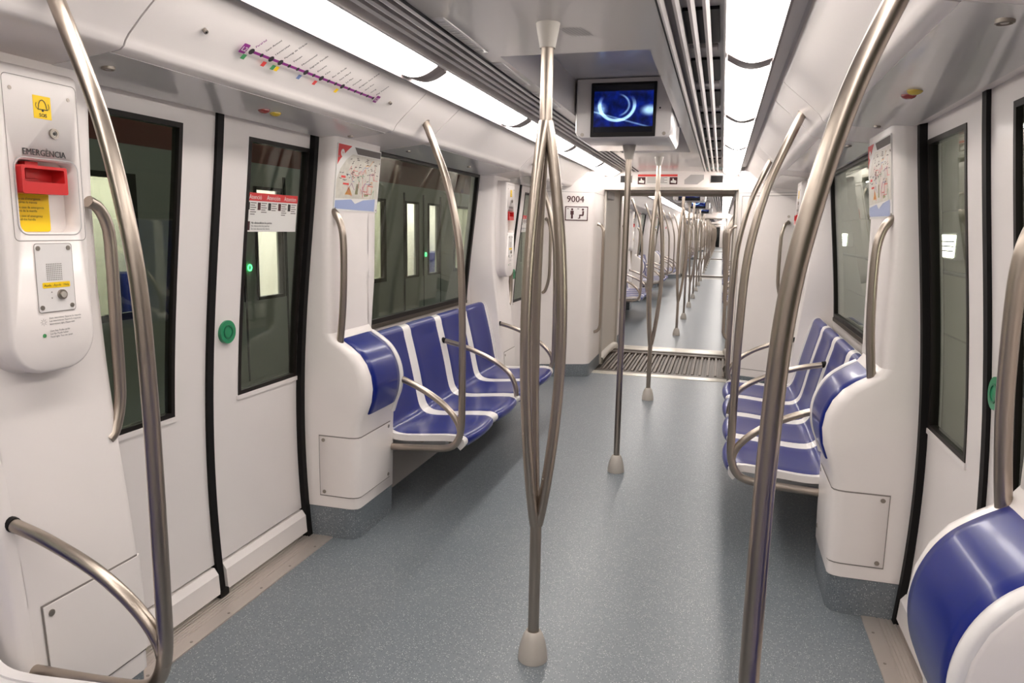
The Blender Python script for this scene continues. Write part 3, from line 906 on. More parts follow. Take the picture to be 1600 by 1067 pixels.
def grab_bar_a(s, y, label, group):
    t = thing('grab_bar', (s * 1.15, y, .93), label, 'grab bar', group)
    c = [(1.175, 1.572), (1.145, 1.548), (1.122, 1.50), (1.112, 1.43), (1.112, 1.30), (1.118, 1.15), (1.130, 1.02), (1.142, .925)]
    mk('bar', tube([(s * p.x, y, p.z) for p in catmull([(x, 0, z) for x, z in c], 6)], .0165, 16), STEEL, t)
    mk('end_ring', tube([(s * 1.19, y, 1.583), (s * 1.172, y, 1.570)], .0185), SCREW, t)
    return t
def grab_bar_b(s, y, d, label, group):
    """bows out over the doorway edge; d = direction away from the doorway"""
    t = thing('grab_bar', (s * 1.13, y, .89), label, 'grab bar', group)
    c = [(.055, 1.552), (.022, 1.535), (-.004, 1.49), (-.012, 1.42), (-.012, 1.22), (-.012, 1.04), (-.004, .96), (.020, .895), (.045, .875)]
    mk('bar', tube([(s * 1.118, y + d * p.x, p.z) for p in catmull([(x, 0, z) for x, z in c], 6)], .0165, 16), STEEL, t)
    return t

def make_map(s, ye, d, label, group):
    yc = ye + d * .245
    z0, z1 = 1.565, 1.868
    pl = Plane((s * (U((z0 + z1) / 2) - .001), yc, (z0 + z1) / 2), (0, -s, 0), (-s * -(U(z1) - U(z0)) * -1 if False else s * (U(z1) - U(z0)), 0, z1 - z0))
    w, h = .215, .152
    t = thing('map_poster', (s * 1.14, yc, z0), label, 'poster', group)
    mk('sheet', slab(pl, flat2d(rrect(-w, w, -h, h, .006, 3)), -.004, .003), PAPER, t)
    e = .0036
    P2 = lambda pts: decal(pl, (pts, [tuple(range(len(pts)))]), e)
    mk('land_field', P2([(-w + .006, -.095), (w - .006, -.085), (w - .006, .112), (-.075, .112), (-.13, .085), (-.18, .04), (-w + .006, -.01)]), LAND, t)
    mk('sea_field', P2([(-w + .006, -h + .01), (w - .03, -h + .006), (w - .03, -.085), (.06, -.095), (-.02, -.115), (-.06, -.095), (-w + .006, -.105)]), SEA, t)
    c = [(-w + .004, h - .004), (-w + .004, .055)] + [(-w + .004 + .125 * (i / 8) ** 1.15, .05 + (h - .054) * (i / 8) ** .8) for i in range(1, 9)]
    rd = mk('red_corner', P2(c), REDP, t)
    mk('round_mark', decal(pl, flat2d(circ(-w + .045, h - .042, .017)), e + .0006), PAPER, rd)
    mk('round_mark_text', text(pl, 'M', .018, -w + .045, h - .048, e + .0012, 'CENTER'), REDP, rd)
    mk('title_band', P2([(-.03, h - .036), (w - .006, h - .036), (w - .006, h - .006), (-.06, h - .006)]), INKG, t)
    rnd = random.Random(3)
    cols = [(PRED, 3), (PGREEN, 2), (PURPLE, 2), (ORANGE, 2), (PBLUE, 3), (PINK, 14)]
    for m_, n in cols:
        ls = []
        for i in range(n):
            u, v = rnd.uniform(-.13, .15), rnd.uniform(-.07, .04); pts = [(u, v)]
            for j in range(rnd.randint(2, 4)):
                a = rnd.choice([0, 0, PI / 4, -PI / 4, PI / 2, -PI / 2]); l = rnd.uniform(.015, .05)
                u = max(-.2, min(.2, u + l * math.cos(a))); v = max(-.085, min(.10, v + l * math.sin(a))); pts.append((u, v))
            ls.append(decal(pl, poly_line2(pts, .0024), e + .0006))
        tag(mk('route_lines', join(*ls), m_, t), kind='stuff')
    nm = []
    for i in range(60):
        u, v = rnd.uniform(-.19, .185), rnd.uniform(-.02, .105)
        if (u + w) < .11 and v > .03: continue
        nm.append(decal(pl, line2((u, v), (u + rnd.uniform(.008, .026), v + rnd.uniform(-.003, .006)), .0035), e + .0009))
    tag(mk('place_names', join(*nm), INKG, t), kind='stuff')
    mk('orange_triangle', P2([(-.125, -.075), (-.055, -.075), (-.09, -.035)]), ORANGE, t)
    mk('red_notes', join(decal(pl, rect2(-.17, -.13, .0, .010), e + .001), decal(pl, rect2(-.15, -.095, -.03, -.022), e + .001)), PRED, t)
    mk('olive_park', join(P2([(-.03, -.07), (.0, -.07), (.0, -.02), (-.02, -.02)]), P2([(.07, -.078), (.11, -.072), (.10, -.06), (.06, -.066)])), OLIVE, t)
    for u in (-w + .012, w - .012):
        for v in (-h + .012, h - .06): mk('pin', disc(pl, u, v, .004, .002, .005, 10), SCREW, t)
    return t

# master bay (bench between the first and the second doorway in view)
NE, FE = BC - 1.42, BC + 1.42
bay = {}
for s in (-1, 1):
    S_ = SIDE[s]
    bay[s] = dict(bench=make_bench(s), rail1=make_handrail(s, 3.33), rail2=make_handrail(s, 5.42, .045),
        podn=make_pod_a(s, NE, 1, 'white moulded pillar with blue shoulder pad by the nearest %s doorway' % S_, 'padded pillars'),
        podf=make_pod_b(s, FE, -1, 'white pillar with call box at the far end of the %s bench' % S_, 'call box pillars'),
        box=make_callbox(s, BC + 1.19, 'emergency call box on the far pillar, past the %s bench' % S_, 'emergency call boxes'),
        g1=grab_bar_a(s, 2.995, 'curved steel grab bar below the map on the %s wall' % S_, 'grab bars'),
        g2=grab_bar_b(s, FE, -1, 'steel grab bar on the far call box pillar, %s side' % S_, 'grab bars'),
        map=make_map(s, NE, 1, 'network map poster with red corner on the %s wall' % S_, 'map posters'))
    tag(bay[s]['bench'], 'blue four-seat bench with white stripes on the %s, under the window' % S_, 'bench', 'blue benches')
    tag(bay[s]['rail1'], 'bowed steel handrail with armrest at the near end of the %s blue bench' % S_, 'handrail', 'bowed handrails')
    tag(bay[s]['rail2'], 'bowed steel handrail with armrest at the far end of the %s blue bench' % S_, 'handrail', 'bowed handrails')
# nearest bay, half out of the frame
dy = -PITCH
NAMES = dict(bench='cut-off blue bench with white stripes at the near %s edge of the photo', rail2='thick foreground steel handrail running floor to ceiling at the %s edge of the photo', podf='white pillar carrying the large foreground call box on the left', box='large emergency call box with red handle in the left foreground', g2='steel grab bar beside the foreground call box on the left', )
for key in ('bench', 'rail2'):
    for s in (-1, 1):
        o = dup(bay[s][key], dy - (.024 if key == 'bench' else 0), (NAMES[key] % SIDE[s]))
        if key == 'bench': o.scale.y = .975
for key in ('podf', 'box', 'g2'): dup(bay[-1][key], dy, NAMES[key])
make_pod_a(1, FE - PITCH, -1, 'foreground pillar with large blue shoulder pad at the right edge', 'padded pillars')
grab_bar_a(1, FE - PITCH - .04, 'thick steel grab bar end at the right edge above the foreground pad', 'grab bars')
# bays of the cars beyond the gangway
KEYS = dict(bench='blue striped bench', rail1='near-end bowed steel handrail', rail2='far-end bowed steel handrail', podn='white padded pillar', podf='white call box pillar', box='emergency call box', g1='grab bar by the map', g2='grab bar by the call box', map='network map poster')
for k, c in enumerate(CARS[1:], 1):
    for j, q in enumerate(c['benches']):
        for s in (-1, 1):
            for key, base in KEYS.items():
                if k >= 3 and key not in ('rail1', 'rail2'): continue
                if k == 2 and key in ('box', 'g1', 'g2', 'map'): continue
                where = ['beyond the gangway', 'in the third car', 'in the fourth car', 'in the last car'][k - 1]
                dup(bay[s][key], q - BC, '%s on the %s, %s bay %s' % (base, SIDE[s], ORDN[j], where))

# ------------------------------------------------------------------ centre poles
def make_branch_pole(y):
    t = thing('branched_pole', (0, y, 0))
    mk('lower_pole', tube([(0, y, .08), (0, y, .545)], .0195, 20), STEEL, t)
    mk('upper_pole', tube([(0, y, 1.80), (0, y, 2.07)], .0195, 20), STEEL, t)
    for a in (0, 120, 240):
        ca, sa = math.cos(math.radians(a)), math.sin(math.radians(a)); pts = []
        for i in range(33):
            u = i / 32; r = .006 + .064 * math.sin(PI * u) ** 0.85
            pts.append((r * ca, y + r * sa, .50 + (1.832 - .50) * u))
        mk('branch', tube(pts, .0178, 14), STEEL, t)
    mk('floor_boot', revolve([(.052, .0), (.052, .008), (.050, .03), (.044, .062), (.034, .092), (.026, .106), (.023, .108), (.0195, .104)], 0, y, 28), BOOT, t)
    mk('ceiling_cap', revolve([(.0215, 2.054), (.024, 2.052), (.029, 2.080), (.034, 2.103), (.0375, 2.125)], 0, y, 28), BOOT, t)
    mk('set_screw', revolve([(.003, .665), (.004, .668), (.003, .671)], .024, y - .012, 8), BRIGHT, t)
    return t
def make_straight_pole(y):
    t = thing('straight_pole', (0, y, 0))
    mk('pole', tube([(0, y, .08), (0, y, 1.96)], .0185, 20), STEEL, t)
    mk('floor_boot', revolve([(.052, .0), (.052, .008), (.050, .03), (.044, .062), (.034, .092), (.026, .106), (.023, .108), (.0195, .104)], 0, y, 28), BOOT, t)
    mk('ceiling_cap', revolve([(.0215, 1.915), (.024, 1.913), (.030, 1.945), (.036, 1.97), (.040, 1.994)], 0, y, 28), BOOT, t)
    return t
BP = make_branch_pole(2.285); SP = make_straight_pole(4.386)
tag(BP, 'large foreground steel pole splitting into three bowed branches, on a grey boot', 'pole', 'branched poles')
tag(SP, 'straight steel pole under the near monitor', 'pole', 'straight poles')
dup(BP, 6.437 - 2.285, 'branched steel pole just before the gangway')
nb = ns = 0
for k, c in enumerate(CARS[1:], 1):
    for d in c['doors']: dup(BP, d - 2.285, 'branched steel pole past the gangway, %s of the receding row' % ORDN[nb]); nb += 1
    for q in c['benches']: dup(SP, q - 4.386, 'straight steel pole past the gangway, %s of the receding row' % ORDN[ns]); ns += 1

# ------------------------------------------------------------------ monitors
def make_monitor(bc):
    t = thing('ceiling_monitor', (0, bc, 1.99))
    fy = bc - .325
    def sec(y, dz, w=.262):
        return [(-w, y, 2.31), (-w, y, 2.03 + dz), (-w + .012, y, 2.004 + dz), (-w + .03, y, 1.995 + dz), (w - .03, y, 1.995 + dz), (w - .012, y, 2.004 + dz), (w, y, 2.03 + dz), (w, y, 2.31)]
    mk('housing', loft([sec(fy, .008, .255), sec(fy + .012, 0), sec(bc + .313, 0), sec(bc + .325, .008, .255)]), CEIL, t)
    for d in (-1, 1):
        y = bc + d * .325
        pl = Plane((.0, y, 2.145), (-d, 0, 0), (0, 0, 1))
        bz = mk('bezel', slab(pl, flat2d(rrect(-.176, .176, -.142, .142, .004, 3), [rrect(-.160, .160, -.118, .128, .002, 2)]), -.002, .006), BLACK, t)
        # screen has its own origin at its centre so the picture is mapped about it
        me = bpy.data.meshes.new('screen'); hw, hh = .161, .124
        o = pl.at(0, .005, .002) - ORG[t.name]
        v = [(-hw, 0, -hh), (hw, 0, -hh), (hw, 0, hh), (-hw, 0, hh)]
        me.from_pydata(v, [], [(0, 1, 2, 3)]); me.materials.append(SCREEN)
        so = bpy.data.objects.new('screen', me); COL.objects.link(so); so.parent = t; so.location = o
        if d > 0: so.rotation_euler = (0, 0, PI)
        ORG[so.name] = ORG[t.name]
        for u in (-.222, .222): mk('screw', disc(pl, u, -.128, .010, -.001, .003, 12), SCREW, t)
        mk('sensor', disc(pl, .196, .005, .005, -.001, .002, 8), BLACK, t)
    return t
TV = make_monitor(4.386)
tag(TV, 'grey ceiling monitor showing a blue picture of train wheels, nearest one', 'monitor', 'ceiling monitors')
i = 0
for c in CARS[1:4]:
    for q in c['benches']: dup(TV, q - BC, 'small blue ceiling monitor past the gangway, %s in the row' % ORDN[i]); i += 1

# ------------------------------------------------------------------ portals and gangways
def portal(y, d, parent_kind=True):
    """car end at y; the car lies towards -d"""
    for s in (-1, 1):
        path = [(1.335, y - d * .96), (1.20, y - d * .915), (.74, y - d * .74), (.715, y - d * .72), (.697, y - d * .69), (.692, y - d * .655), (.692, y)]
        vf = solid(grid([[(s * x, yy, z) for x, yy in path] for z in (.13, 1.865)]), (s * .03, d * .03, 0))
        w = mk('wall_end_%s' % SIDE[s], vf, WHITE, angle=50); tag(w, kind='structure')
        vf = solid(grid([[(s * x, yy, z) for x, yy in path] for z in (1.868, 2.13)]), (s * .03, d * .03, 0))
        mk('top_panel', vf, WHITE, w, angle=50)
        vf = solid(grid([[(s * (x - .003), yy - d * .003, z) for x, yy in path] for z in (.0, .128)]), (s * .03, d * .03, 0))
        mk('kick_board', vf, VINYL, w, angle=50)
        mk('seam', solid(grid([[(s * (x + .004), yy + d * .004, z) for x, yy in path] for z in (1.86, 1.872)]), (s * .005, d * .005, 0)), INKG, w, angle=50)
    h = mk('trim_%d' % (100 + int(y)), join(box(-.70, .70, *sorted((y, y - d * .03)), 1.955, 2.14)), WHITE); tag(h, kind='structure')
    mk('frame_lip', join(box(-.70, .70, *sorted((y - d * .10, y + d * .02)), 1.925, 1.956, .004), box(-.70, -.672, *sorted((y - d * .035, y + d * .02)), 0.01, 1.925, .004), box(.672, .70, *sorted((y - d * .035, y + d * .02)), 0.01, 1.925, .004)), BOOT, h)
    return h

def gangway(ya, yb, near):
    yc = (ya + yb) / 2
    for s in (-1, 1):
        rows = []
        n = 24
        pts = []
        for i in range(n + 1):
            yy = ya + .02 + (yb - ya - .04) * i / n
            pts.append((.695 + .03 * math.sin(PI * i / n) ** .5 + (.008 if i % 2 else 0), yy))
        w = mk('wall_gangway_%s' % SIDE[s], solid(grid([[(s * x, yy, z) for x, yy in pts] for z in (0.05, 2.03)]), (s * .02, 0, 0)), BELLOW, angle=60); tag(w, kind='structure')
        if near:
            lo = loft([[(s * (x - o), yy, z) for x, yy in pts] for o, z in ((-.02, .0), (.035, .005), (.05, .04), (.035, .075), (-.02, .085))], False, False)
            mk('foot_roll', lo, BELLOW, w, angle=60)
            mk('head_block', box(*sorted((s * .66, s * .79)), ya + .08, ya + .5, 1.84, 1.925, .01), GREYP, w)
    c = mk('ceiling_gangway', box(-.82, .82, ya, yb, 2.0, 2.03), BELLOW); tag(c, kind='structure')
    f = mk('floor_gangway', box(-.80, .80, ya - .51, yb + .24, -.08, -.025), DARKMET); tag(f, kind='structure')
    for y0, y1 in ((ya - .51, ya - .37), (yb - .10, yb + .24)):
        mk('bright_strip', box(-.70, .70, y0, y1, -.03, .006, .003), BRIGHT, f)
    for y0, y1, z in ((ya - .37, ya - .28, .002), (ya - .28, ya - .22, -.006), (yb - .30, yb - .18, .004), (yb - .18, yb - .10, .012)):
        mk('frame_bar', box(-.70, .70, y0, y1, -.03, z, .003), DARKMET, f)
    if near:
        n = 34
        for i in range(n):
            x = -.675 + 1.35 * (i + .5) / n
            mk('grille_rib', box(x - (.012 if i % 2 else .008), x + (.012 if i % 2 else .008), ya - .21, yb - .31, -.026, .0 if i % 2 else -.012, .002, 1), RIBA if i % 2 else DARKMET, f)

for k in range(5):
    if k < 4:
        portal(CARS[k]['y1'], 1); portal(CARS[k + 1]['y0'], -1)
        gangway(CARS[k]['y1'], CARS[k + 1]['y0'], k == 0)
ew = mk('wall_end_far', box(-1.4, 1.4, CARS[4]['y1'], CARS[4]['y1'] + .1, -.05, 2.3), WHITE); tag(ew, kind='structure')
dd = mk('door_%d' % (dn + 1), box(-.42, .36, CARS[4]['y1'] - .03, CARS[4]['y1'] + .01, .02, 1.98, .01), BLACK); tag(dd, kind='structure')
mk('pane', box(-.30, .24, CARS[4]['y1'] - .036, CARS[4]['y1'] - .028, 1.0, 1.8), EXTK, dd)
rw = mk('wall_end_rear', box(-1.4, 1.4, CARS[0]['y0'] - .1, CARS[0]['y0'], -.05, 2.3), WHITE); tag(rw, kind='structure')  # unseen wall added to close the car behind the camera and bounce light

# things on the near car end
YE = CARS[0]['y1']
exl = Vector((.46, .175, 0)).normalized()
plL = Plane((-.97 + .0, YE - .8275, 0), exl, (0, 0, 1))   # on the angled left panel
def on_left(xw): return (xw + .97) / exl.x
o = mk('car_number', text(plL, '9004', .088, on_left(-.865), 1.768, .004, 'CENTER', bold=.0012), MAROON, None, (-.86, YE - .78, 1.77))
tag(o, 'dark car number 9004 on the white end wall left of the gangway', 'number')
t = thing('capacity_sign', (-.85, YE - .78, 1.6), 'small framed sign with standing and seated figures below the number 9004', 'sign')
uc = on_left(-.852)
mk('plate', slab(plL, rect2(uc - .115, uc + .115, 1.587, 1.727), 0, .004), SEATW, t)
mk('border', decal(plL, flat2d([(uc - .115, 1.587), (uc + .115, 1.587), (uc + .115, 1.727), (uc - .115, 1.727)], [[(uc - .106, 1.596), (uc + .106, 1.596), (uc + .106, 1.718), (uc - .106, 1.718)]]), .0052), MAROON, t)
st = uc - .045; se = uc + .055
fig = [decal(plL, flat2d(circ(st, 1.697, .011)), .0052), decal(plL, ([(st - .017, 1.684), (st - .017, 1.645), (st - .010, 1.645), (st - .010, 1.605), (st + .010, 1.605), (st + .010, 1.645), (st + .017, 1.645), (st + .017, 1.684)], [(0, 1, 2, 3, 4, 5, 6, 7)][:1]), .0052)]
fig[1] = (fig[1][0], [tuple(reversed(fig[1][1][0]))] if False else fig[1][1])
mk('standing_figure', join(*fig), MAROON, t)
sf = [decal(plL, flat2d(circ(se + .008, 1.697, .011)), .0052)] + [decal(plL, line2(a, b, w_), .0052) for a, b, w_ in (((se + .012, 1.682), (se + .010, 1.640), .017), ((se + .014, 1.640), (se - .026, 1.640), .014), ((se - .022, 1.645), (se - .022, 1.608), .012), ((se - .022, 1.611), (se - .040, 1.611), .008))]
mk('seated_figure', join(*sf), MAROON, t)
mk('count_dashes', join(decal(plL, rect2(uc - .098, uc - .078, 1.700, 1.707), .0052), decal(plL, rect2(uc + .005, uc + .025, 1.700, 1.707), .0052)), INKG, t)

hp = Plane((0, YE - .031, 0), (1, 0, 0), (0, 0, 1))
t = thing('warning_sign', (-.08, YE - .03, 1.96), 'red and white warning sign with hand pictograms over the gangway', 'sign')
mk('plate', slab(hp, rect2(-.344, .069, 1.987, 2.092), 0, .003), PAPER, t)
mk('red_band', decal(hp, rect2(-.344, .069, 2.070, 2.092), .0042), PRED, t)
for u in (-.344, -.011):
    sq = mk('pictogram', decal(hp, rect2(u, u + .08, 1.989, 2.063), .0042), MAROON, t)
    mk('hand_icon', decal(hp, ([(u + .012, 2.007), (u + .066, 2.000), (u + .070, 2.025), (u + .045, 2.035), (u + .040, 2.051), (u + .030, 2.049), (u + .030, 2.029), (u + .012, 2.025)], [tuple(range(8))]), .0050), PAPER, sq)
tag(mk('fine_print', join(*[decal(hp, rect2(-.245, -.035 - .03 * (i % 2), 2.055 - i * .013, 2.0595 - i * .013), .0042) for i in range(5)]), INKG, t), kind='stuff')
oc = [(.142, 1.990), (.275, 1.990), (.338, 2.040), (.338, 2.088), (.205, 2.088), (.142, 2.035)]
t = mk('speaker_grille', slab(hp, (oc, [tuple(range(len(oc)))]), 0, .003), GREYP, None, (.24, YE - .03, 1.99)); tag(t, 'grey angular speaker grille over the gangway, right of the warning sign', 'speaker')
for u, w_ in ((-.469, 'left'), (.469, 'right')):
    t = thing('destination_display', (u, YE - .03, 1.98), 'small dark display over the gangway on its %s side' % w_, 'display')
    mk('case', slab(hp, rect2(u - .065, u + .065, 2.003, 2.082), 0, .006), GREYP, t)
    mk('display_glass', decal(hp, rect2(u - .060, u + .060, 2.008, 2.077), .0065), BLACK, t)
# service door outline and bars on the right end panel
exr = Vector((.46, -.175, 0)).normalized()
plR = Plane((.97, YE - .8275, 0), exr, (0, 0, 1))
t = thing('service_hatch', (.97, YE - .82, .1), 'flush white service hatch on the end wall right of the gangway', 'hatch')
ro = [(-.27, .20), (.24, .20), (.24, 1.84), (-.27, 1.84)]; ri = [(-.266, .204), (.236, .204), (.236, 1.836), (-.266, 1.836)]
mk('hatch_outline', decal(plR, flat2d(ro, [ri]), .003), INKG, t)
for v in (1.65, .62): mk('lock', disc(plR, .17, v, .012, 0, .004, 12), SCREW, t)
def bar_free(pts, label, group='gangway grab bars', r=.0155):
    t = thing('grab_bar', pts[-1], label, 'grab bar', group)
    mk('bar', tube(catmull(pts, 6), r, 12), STEEL, t)
    mk('end_ring', tube([Vector(pts[0]) * 1.0, Vector(pts[0]) + (Vector(pts[1]) - Vector(pts[0])) * .3], r + .003, 12), SCREW, t)
    return t
for s, n_ in ((-1, 'left'), (1, 'right')):
    y = YE - .45
    bar_free([(s * .692, y, 1.56), (s * .655, y, 1.545), (s * .63, y, 1.50), (s * .625, y, 1.40), (s * .625, y, .60), (s * .63, y, .49), (s * .655, y, .445), (s * .692, y, .43)], 'tall steel grab bar at the near %s corner of the gangway' % n_)
    y = CARS[1]['y0'] + .30
    bar_free([(s * .692, y, 1.56), (s * .655, y, 1.545), (s * .63, y, 1.50), (s * .625, y, 1.40), (s * .625, y, .75), (s * .63, y, .64), (s * .655, y, .60), (s * .692, y, .59)], 'tall steel grab bar at the far %s corner of the gangway' % n_)
    x0 = 1.13
    bar_free([(s * x0, 7.075, 1.60), (s * (x0 - .03), 7.04, 1.575), (s * (x0 - .055), 7.02, 1.50), (s * (x0 - .06), 7.02, 1.40), (s * (x0 - .06), 7.02, 1.10), (s * (x0 - .045), 7.03, .98), (s * (x0 - .01), 7.06, .89), (s * (x0 + .02), 7.08, .865)], 'bowed steel grab bar on the %s end wall beside the second doorway' % n_)

# ------------------------------------------------------------------ line map, door posters, soffit fittings
a_ = Vector((-.882, 0, 1.957)); b_ = Vector((-.752, 0, 2.074)); ey = (b_ - a_).normalized()
base = Vector((-.8165, 2.0, 2.0155))      # centre of the cove face
pm = Plane((base.x, 2.335, base.z), (0, 1, 0), ey)
if pm.n.x < 0: raise RuntimeError('plane')
H = .0065
t = thing('line_map', (-.83, 2.335, 1.97), 'purple metro line map with slanted station names above the left door', 'line map')
V0 = -.010
y0m, y1m = 1.944 - 2.335, 2.728 - 2.335
mk('route_line', decal(pm, rect2(y0m, y1m, V0 - .0045, V0 + .0045), H), PURPLE, t)
NAMES_ = ['Paral·lel', 'Sant Antoni', 'Universitat', 'Passeig de Gràcia', 'Tetuan', 'Monumental', 'Sagrada Família', 'Encants', 'Clot', 'Bac de Roda', 'Sant Martí', 'La Pau', 'Verneda', 'Artigues Sant Adrià', 'Sant Roc', 'Gorg', 'Pep Ventura']
big = {0: [PGREEN], 2: [PRED], 3: [PGREEN, YELLOW], 6: [PBLUE], 8: [PRED], 11: [YELLOW]}
for i, nm in enumerate(NAMES_):
    u = y0m + (y1m - y0m) * i / 16
    r = .011 if i in big else .007
    mk('station_dot', decal(pm, flat2d(circ(u, V0, r, 14)), H + .0006), INK, t)
    sq = .75 if False else 1.0
    mk('station_name', text(pm, nm, .0125, u + .006, V0 + .016, H + .0006, rot=math.radians(64), bold=.0003), PURPLE if i == 0 else INK, t)
    for j, m_ in enumerate(big.get(i, [])):
        uu = u - .014 + j * .020
        mk('transfer_mark', decal(pm, rect2(uu - .009, uu + .009, V0 - .034, V0 - .016), H + .0006), m_, t)
for u in (y0m - .034, y1m + .030):
    q = mk('line_badge', decal(pm, flat2d(rrect(u - .014, u + .014, V0 - .016, V0 + .018, .003, 3)), H + .0006), PURPLE, t)
    mk('badge_text', text(pm, 'L2', .022, u, V0 - .007, H + .0014, 'CENTER', bold=.0004), PAPER, q)
for y, w_ in ((1.739, 'left'), (2.88, 'right')):
    t = thing('panel_lock', (-.83, y, 2.0), 'tiny round panel lock %s of the purple line map' % w_, 'lock')
    mk('barrel', disc(pm, y - 2.335, -.004, .0065, 0, .010, 14), SCREW, t)
    mk('keyway', disc(pm, y - 2.335, -.004, .003, .009, .0105, 8), BLACK, t)

def door_poster(dc, label):
    yc = dc + .362; z = 1.545
    pl = Plane((-(W(z) + .003), yc, z), (0, 1, 0), ((W(1.48) - W(1.61)) , 0, .13))
    t = thing('door_notice', (-W(z), yc, 1.47), label, 'notice', 'door notices')
    mk('sheet', slab(pl, rect2(-.183, .183, -.078, .078), 0, .0015), PAPER, t)
    mk('red_band', decal(pl, rect2(-.183, .183, .046, .078), .0022), REDP, t)
    mk('heading', join(text(pl, 'Atenció', .026, -.160, .053, .003), text(pl, 'Atención', .026, -.043, .053, .003), text(pl, 'Attention', .026, .080, .053, .003, squash=.9)), PAPER, t)
    for i in range(5):
        u = -.172 + i * .071
        mk('picture', decal(pl, rect2(u, u + .020, .010, .040), .0022), MAROON if i % 2 else INK, t)
        tag(mk('fine_print', join(*[decal(pl, rect2(u + .024, u + .062 - .008 * (j % 2), .036 - j * .009, .0395 - j * .009), .0022) for j in range(6 - i % 3)]), INKG, t), kind='stuff')
    mk('red_photo', decal(pl, rect2(-.175, -.145, -.072, -.036), .0022), MAROON, t)
    mk('footer', join(text(pl, 'No obstaculitzeu les portes', .0125, -.137, -.046, .0022, bold=.0003), text(pl, 'No obstaculice las puertas', .0115, -.137, -.058, .0022), text(pl, 'Do not obstruct the doors', .0115, -.137, -.070, .0022)), INK, t)
    return t
dp = door_poster(2.31, 'red and white notice on the window of the nearest left door')
dup(dp, PITCH, 'red and white notice on the window of the second left door')

for s in (-1, 1):
    pl = Plane((s * 1.06, 2.31, 1.9008), (0, 1, 0) if s > 0 else (0, -1, 0), Vector((-1 * .245, 0, s * .0295)) * s if False else (1, 0, -.12 * s * -1 * -1))
    if pl.n.z > 0: pl = Plane(pl.o, -pl.ex, pl.ey)
    t = thing('door_warning_lights', (s * 1.06, 2.36, 1.90), 'red and yellow warning lenses in the soffit above the %s door' % SIDE[s], 'warning light', 'door warning lights')
    for y, m_ in ((2.33, LENSR), (2.40, LENSY)):
        prof = [(.021, 1.904), (.021, 1.899), (.016, 1.894), (.008, 1.891), (.002, 1.8905)]
        mk('lens', revolve([(r, z - .0) for r, z in prof], s * 1.05, y if s < 0 else 2 * 2.31 - y + .12, 18), m_, t)
    for y, w_ in ((1.63, 'near'),):
        t = thing('soffit_lock', (s * 1.06, y, 1.89), 'round steel soffit lock near the foreground handrail on the %s' % SIDE[s], 'lock')
        mk('barrel', revolve([(.017, 1.908), (.017, 1.897), (.014, 1.8955), (.013, 1.900), (.003, 1.900)], s * 1.04, y, 18), SCREW, t)
        mk('core', revolve([(.008, 1.901), (.007, 1.8965), (.002, 1.896)], s * 1.04, y, 12), BOOT, t)
    for y, w_ in ((3.02, 'by the map'), (3.65, 'over the near part of the window'), (4.62, 'over the far part of the window')):
        t = mk('soffit_screw', revolve([(.013, 1.899), (.013, 1.892), (.009, 1.8895), (.002, 1.889)], s * 1.08, y, 14), SCREW, None, (s * 1.08, y, 1.89))
        tag(t, 'tiny steel soffit screw %s on the %s' % (w_, SIDE[s]), 'screw', 'soffit screws')

# ------------------------------------------------------------------ outside: neighbouring train, tunnel wall
NX = -3.6
nt_ = thing('neighbour_train', (NX, 8, -.9), 'dim grey-green train parked alongside, seen through the left windows', 'train')
seams = [1.52 + 4.135 * i for i in range(-1, 6)]
ylo, yhi = -4.5, 26.0
vf = [box(NX - .06, NX, ylo, yhi, -.9, .80), box(NX - .06, NX, ylo, yhi, 1.83, 2.05)]
cuts = []
for q in seams: cuts += [(q - .605, q - .185), (q + .185, q + .605), (q + 1.25, q + 2.88)]
yy = ylo
for a, b in cuts:
    if a > yy: vf.append(box(NX - .06, NX, yy, a, .80, 1.83))
    yy = b
vf.append(box(NX - .06, NX, yy, yhi, .80, 1.83))
mk('body_side', join(*vf), EXTW, nt_)
mk('red_stripe', box(NX - .065, NX + .004, ylo, yhi, 2.05, 2.5), EXTR, nt_)
for q in seams:
    dr = mk('door_leaf_pair', box(NX - .01, NX + .012, q - .66, q + .66, .05, .79, .004), EXTW, nt_)
    mk('door_seam', box(NX - .01, NX + .016, q - .012, q + .012, .05, 1.95), BLACKR, nt_)
    for e in (-.66, .66): mk('door_edge', box(NX - .01, NX + .014, q + e - .015, q + e + .015, .05, 1.95), BLACKR, nt_)
    for a, b in ((q - .605, q - .185), (q + .185, q + .605)):
        mk('window_frame', join(box(NX - .03, NX + .016, a - .01, a + .02, .79, 1.84), box(NX - .03, NX + .016, b - .02, b + .01, .79, 1.84), box(NX - .03, NX + .016, a, b, .79, .82), box(NX - .03, NX + .016, a, b, 1.81, 1.84)), GASKET, nt_)
        mk('pane', box(NX - .02, NX - .016, a + .01, b - .01, .81, 1.82), CLEAR, nt_)
    pl = Plane((NX + .016, q + .06, 1.10), (0, 1, 0), (0, 0, 1))
    mk('door_light', slab(pl, flat2d(circ(0, 0, .032, 18), [circ(0, 0, .020, 18)]), 0, .006), LED, nt_)
    mk('window_frame', join(box(NX - .03, NX + .016, q + 1.23, q + 1.30, .79, 1.84), box(NX - .03, NX + .016, q + 2.83, q + 2.90, .79, 1.84), box(NX - .03, NX + .016, q + 1.3, q + 2.83, .79, .84), box(NX - .03, NX + .016, q + 1.3, q + 2.83, 1.80, 1.84)), GASKET, nt_)
    mk('smoked_pane', box(NX - .02, NX - .016, q + 1.28, q + 2.85, .81, 1.82), SMOKED, nt_)
mk('cabin_shell', join(box(NX - 2.7, NX - 2.64, ylo, yhi, -.1, 2.3), box(NX - 2.7, NX - .06, ylo, yhi, 2.2, 2.26), box(NX - 2.7, NX - .06, ylo, yhi, -.1, -.04)), EXTIN, nt_)
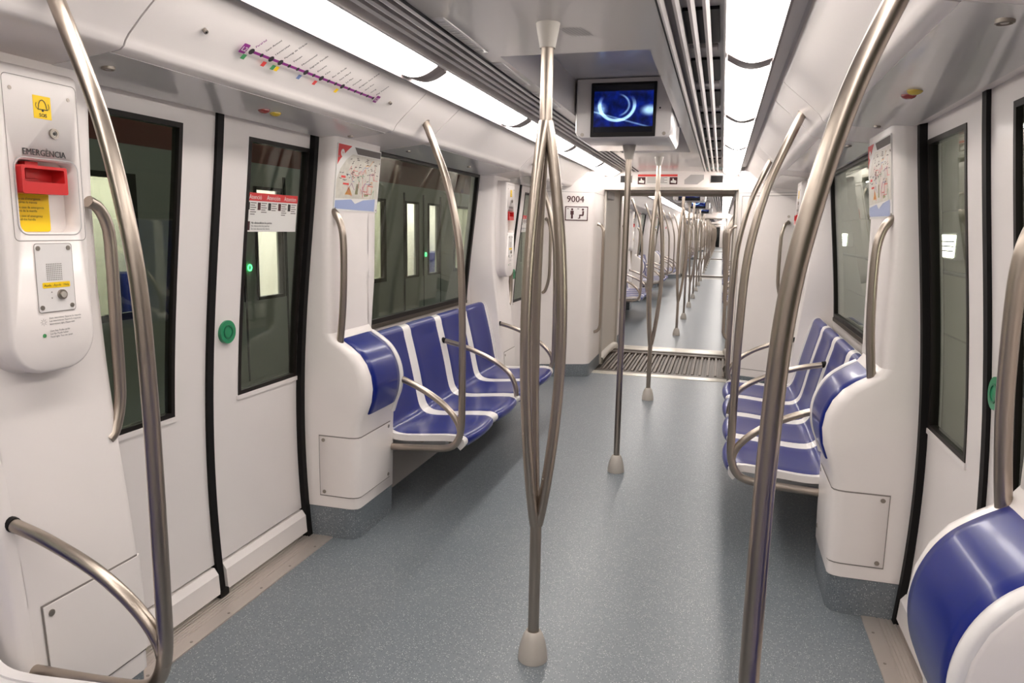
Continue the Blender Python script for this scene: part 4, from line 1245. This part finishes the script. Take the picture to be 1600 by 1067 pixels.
mk('cabin_lamp', box(NX - 1.9, NX - 1.7, ylo, yhi, 2.14, 2.18), NLAMP, nt_)
for q in seams:
    mk('cabin_seat', box(NX - 2.6, NX - 2.3, q + 1.1, q + 2.9, .40, .92, .06), BLUE, nt_)
    mk('cabin_pillar', box(NX - 2.64, NX - 2.4, q + .66, q + 1.05, 0, 2.1, .05), EXTIN, nt_)
tb = mk('ground_outside', box(-9, 4, -6, 80, -1.3, -1.1), CONC); tag(tb, kind='structure')
TX = 2.55
for i in range(13):
    y = -5 + 6.5 * i
    w = mk('wall_tunnel', box(TX, TX + .2, y + .01, y + 6.49, -1.1, .62), CONC); tag(w, kind='structure')
    mk('upper_slab', box(TX, TX + .2, y + .01, y + 6.49, .635, 1.72), CONC, w)
    mk('top_slab', box(TX + .02, TX + .2, y + .01, y + 6.49, 1.735, 3.2), CONC, w)
pp = mk('tunnel_pipe', join(tube([(TX - .05, -5, 1.18), (TX - .05, 60, 1.18)], .018, 10), *[box(TX - .06, TX, -4 + 3 * i, -3.95 + 3 * i, 1.15, 1.20) for i in range(12)]), PIPE, None, (TX, 10, 1.18)); tag(pp, 'thin dark pipe along the concrete wall outside the right windows', 'pipe')
for i, y in enumerate((-3.9, 1.66, 7.22, 12.78, 18.34)):
    t = thing('wall_lamp', (TX, y, 1.43), ['bright wall lamp outside, behind the viewpoint', 'bright wall lamp outside, level with the foreground door', 'bright lamp box on the wall outside the right door window', 'bright lamp box on the wall outside the right bench window', 'far lamp box on the wall outside the right side'][i], 'lamp', 'wall lamps outside')
    mk('lamp_box', box(TX - .10, TX, y - .30, y + .30, 1.30, 1.53, .01), GREYP, t)
    mk('lamp_glass', box(TX - .112, TX - .095, y - .28, y + .28, 1.32, 1.51, .006), TLAMP, t)
    for i_ in (1.375, 1.415, 1.455): mk('guard_bar', box(TX - .124, TX - .112, y - .30, y + .30, i_ - .006, i_ + .006), GREYP, t)

for o in bpy.data.objects:
    for kk in [k for k in o.keys() if k == 'category' and o.parent is not None]: del o[kk]
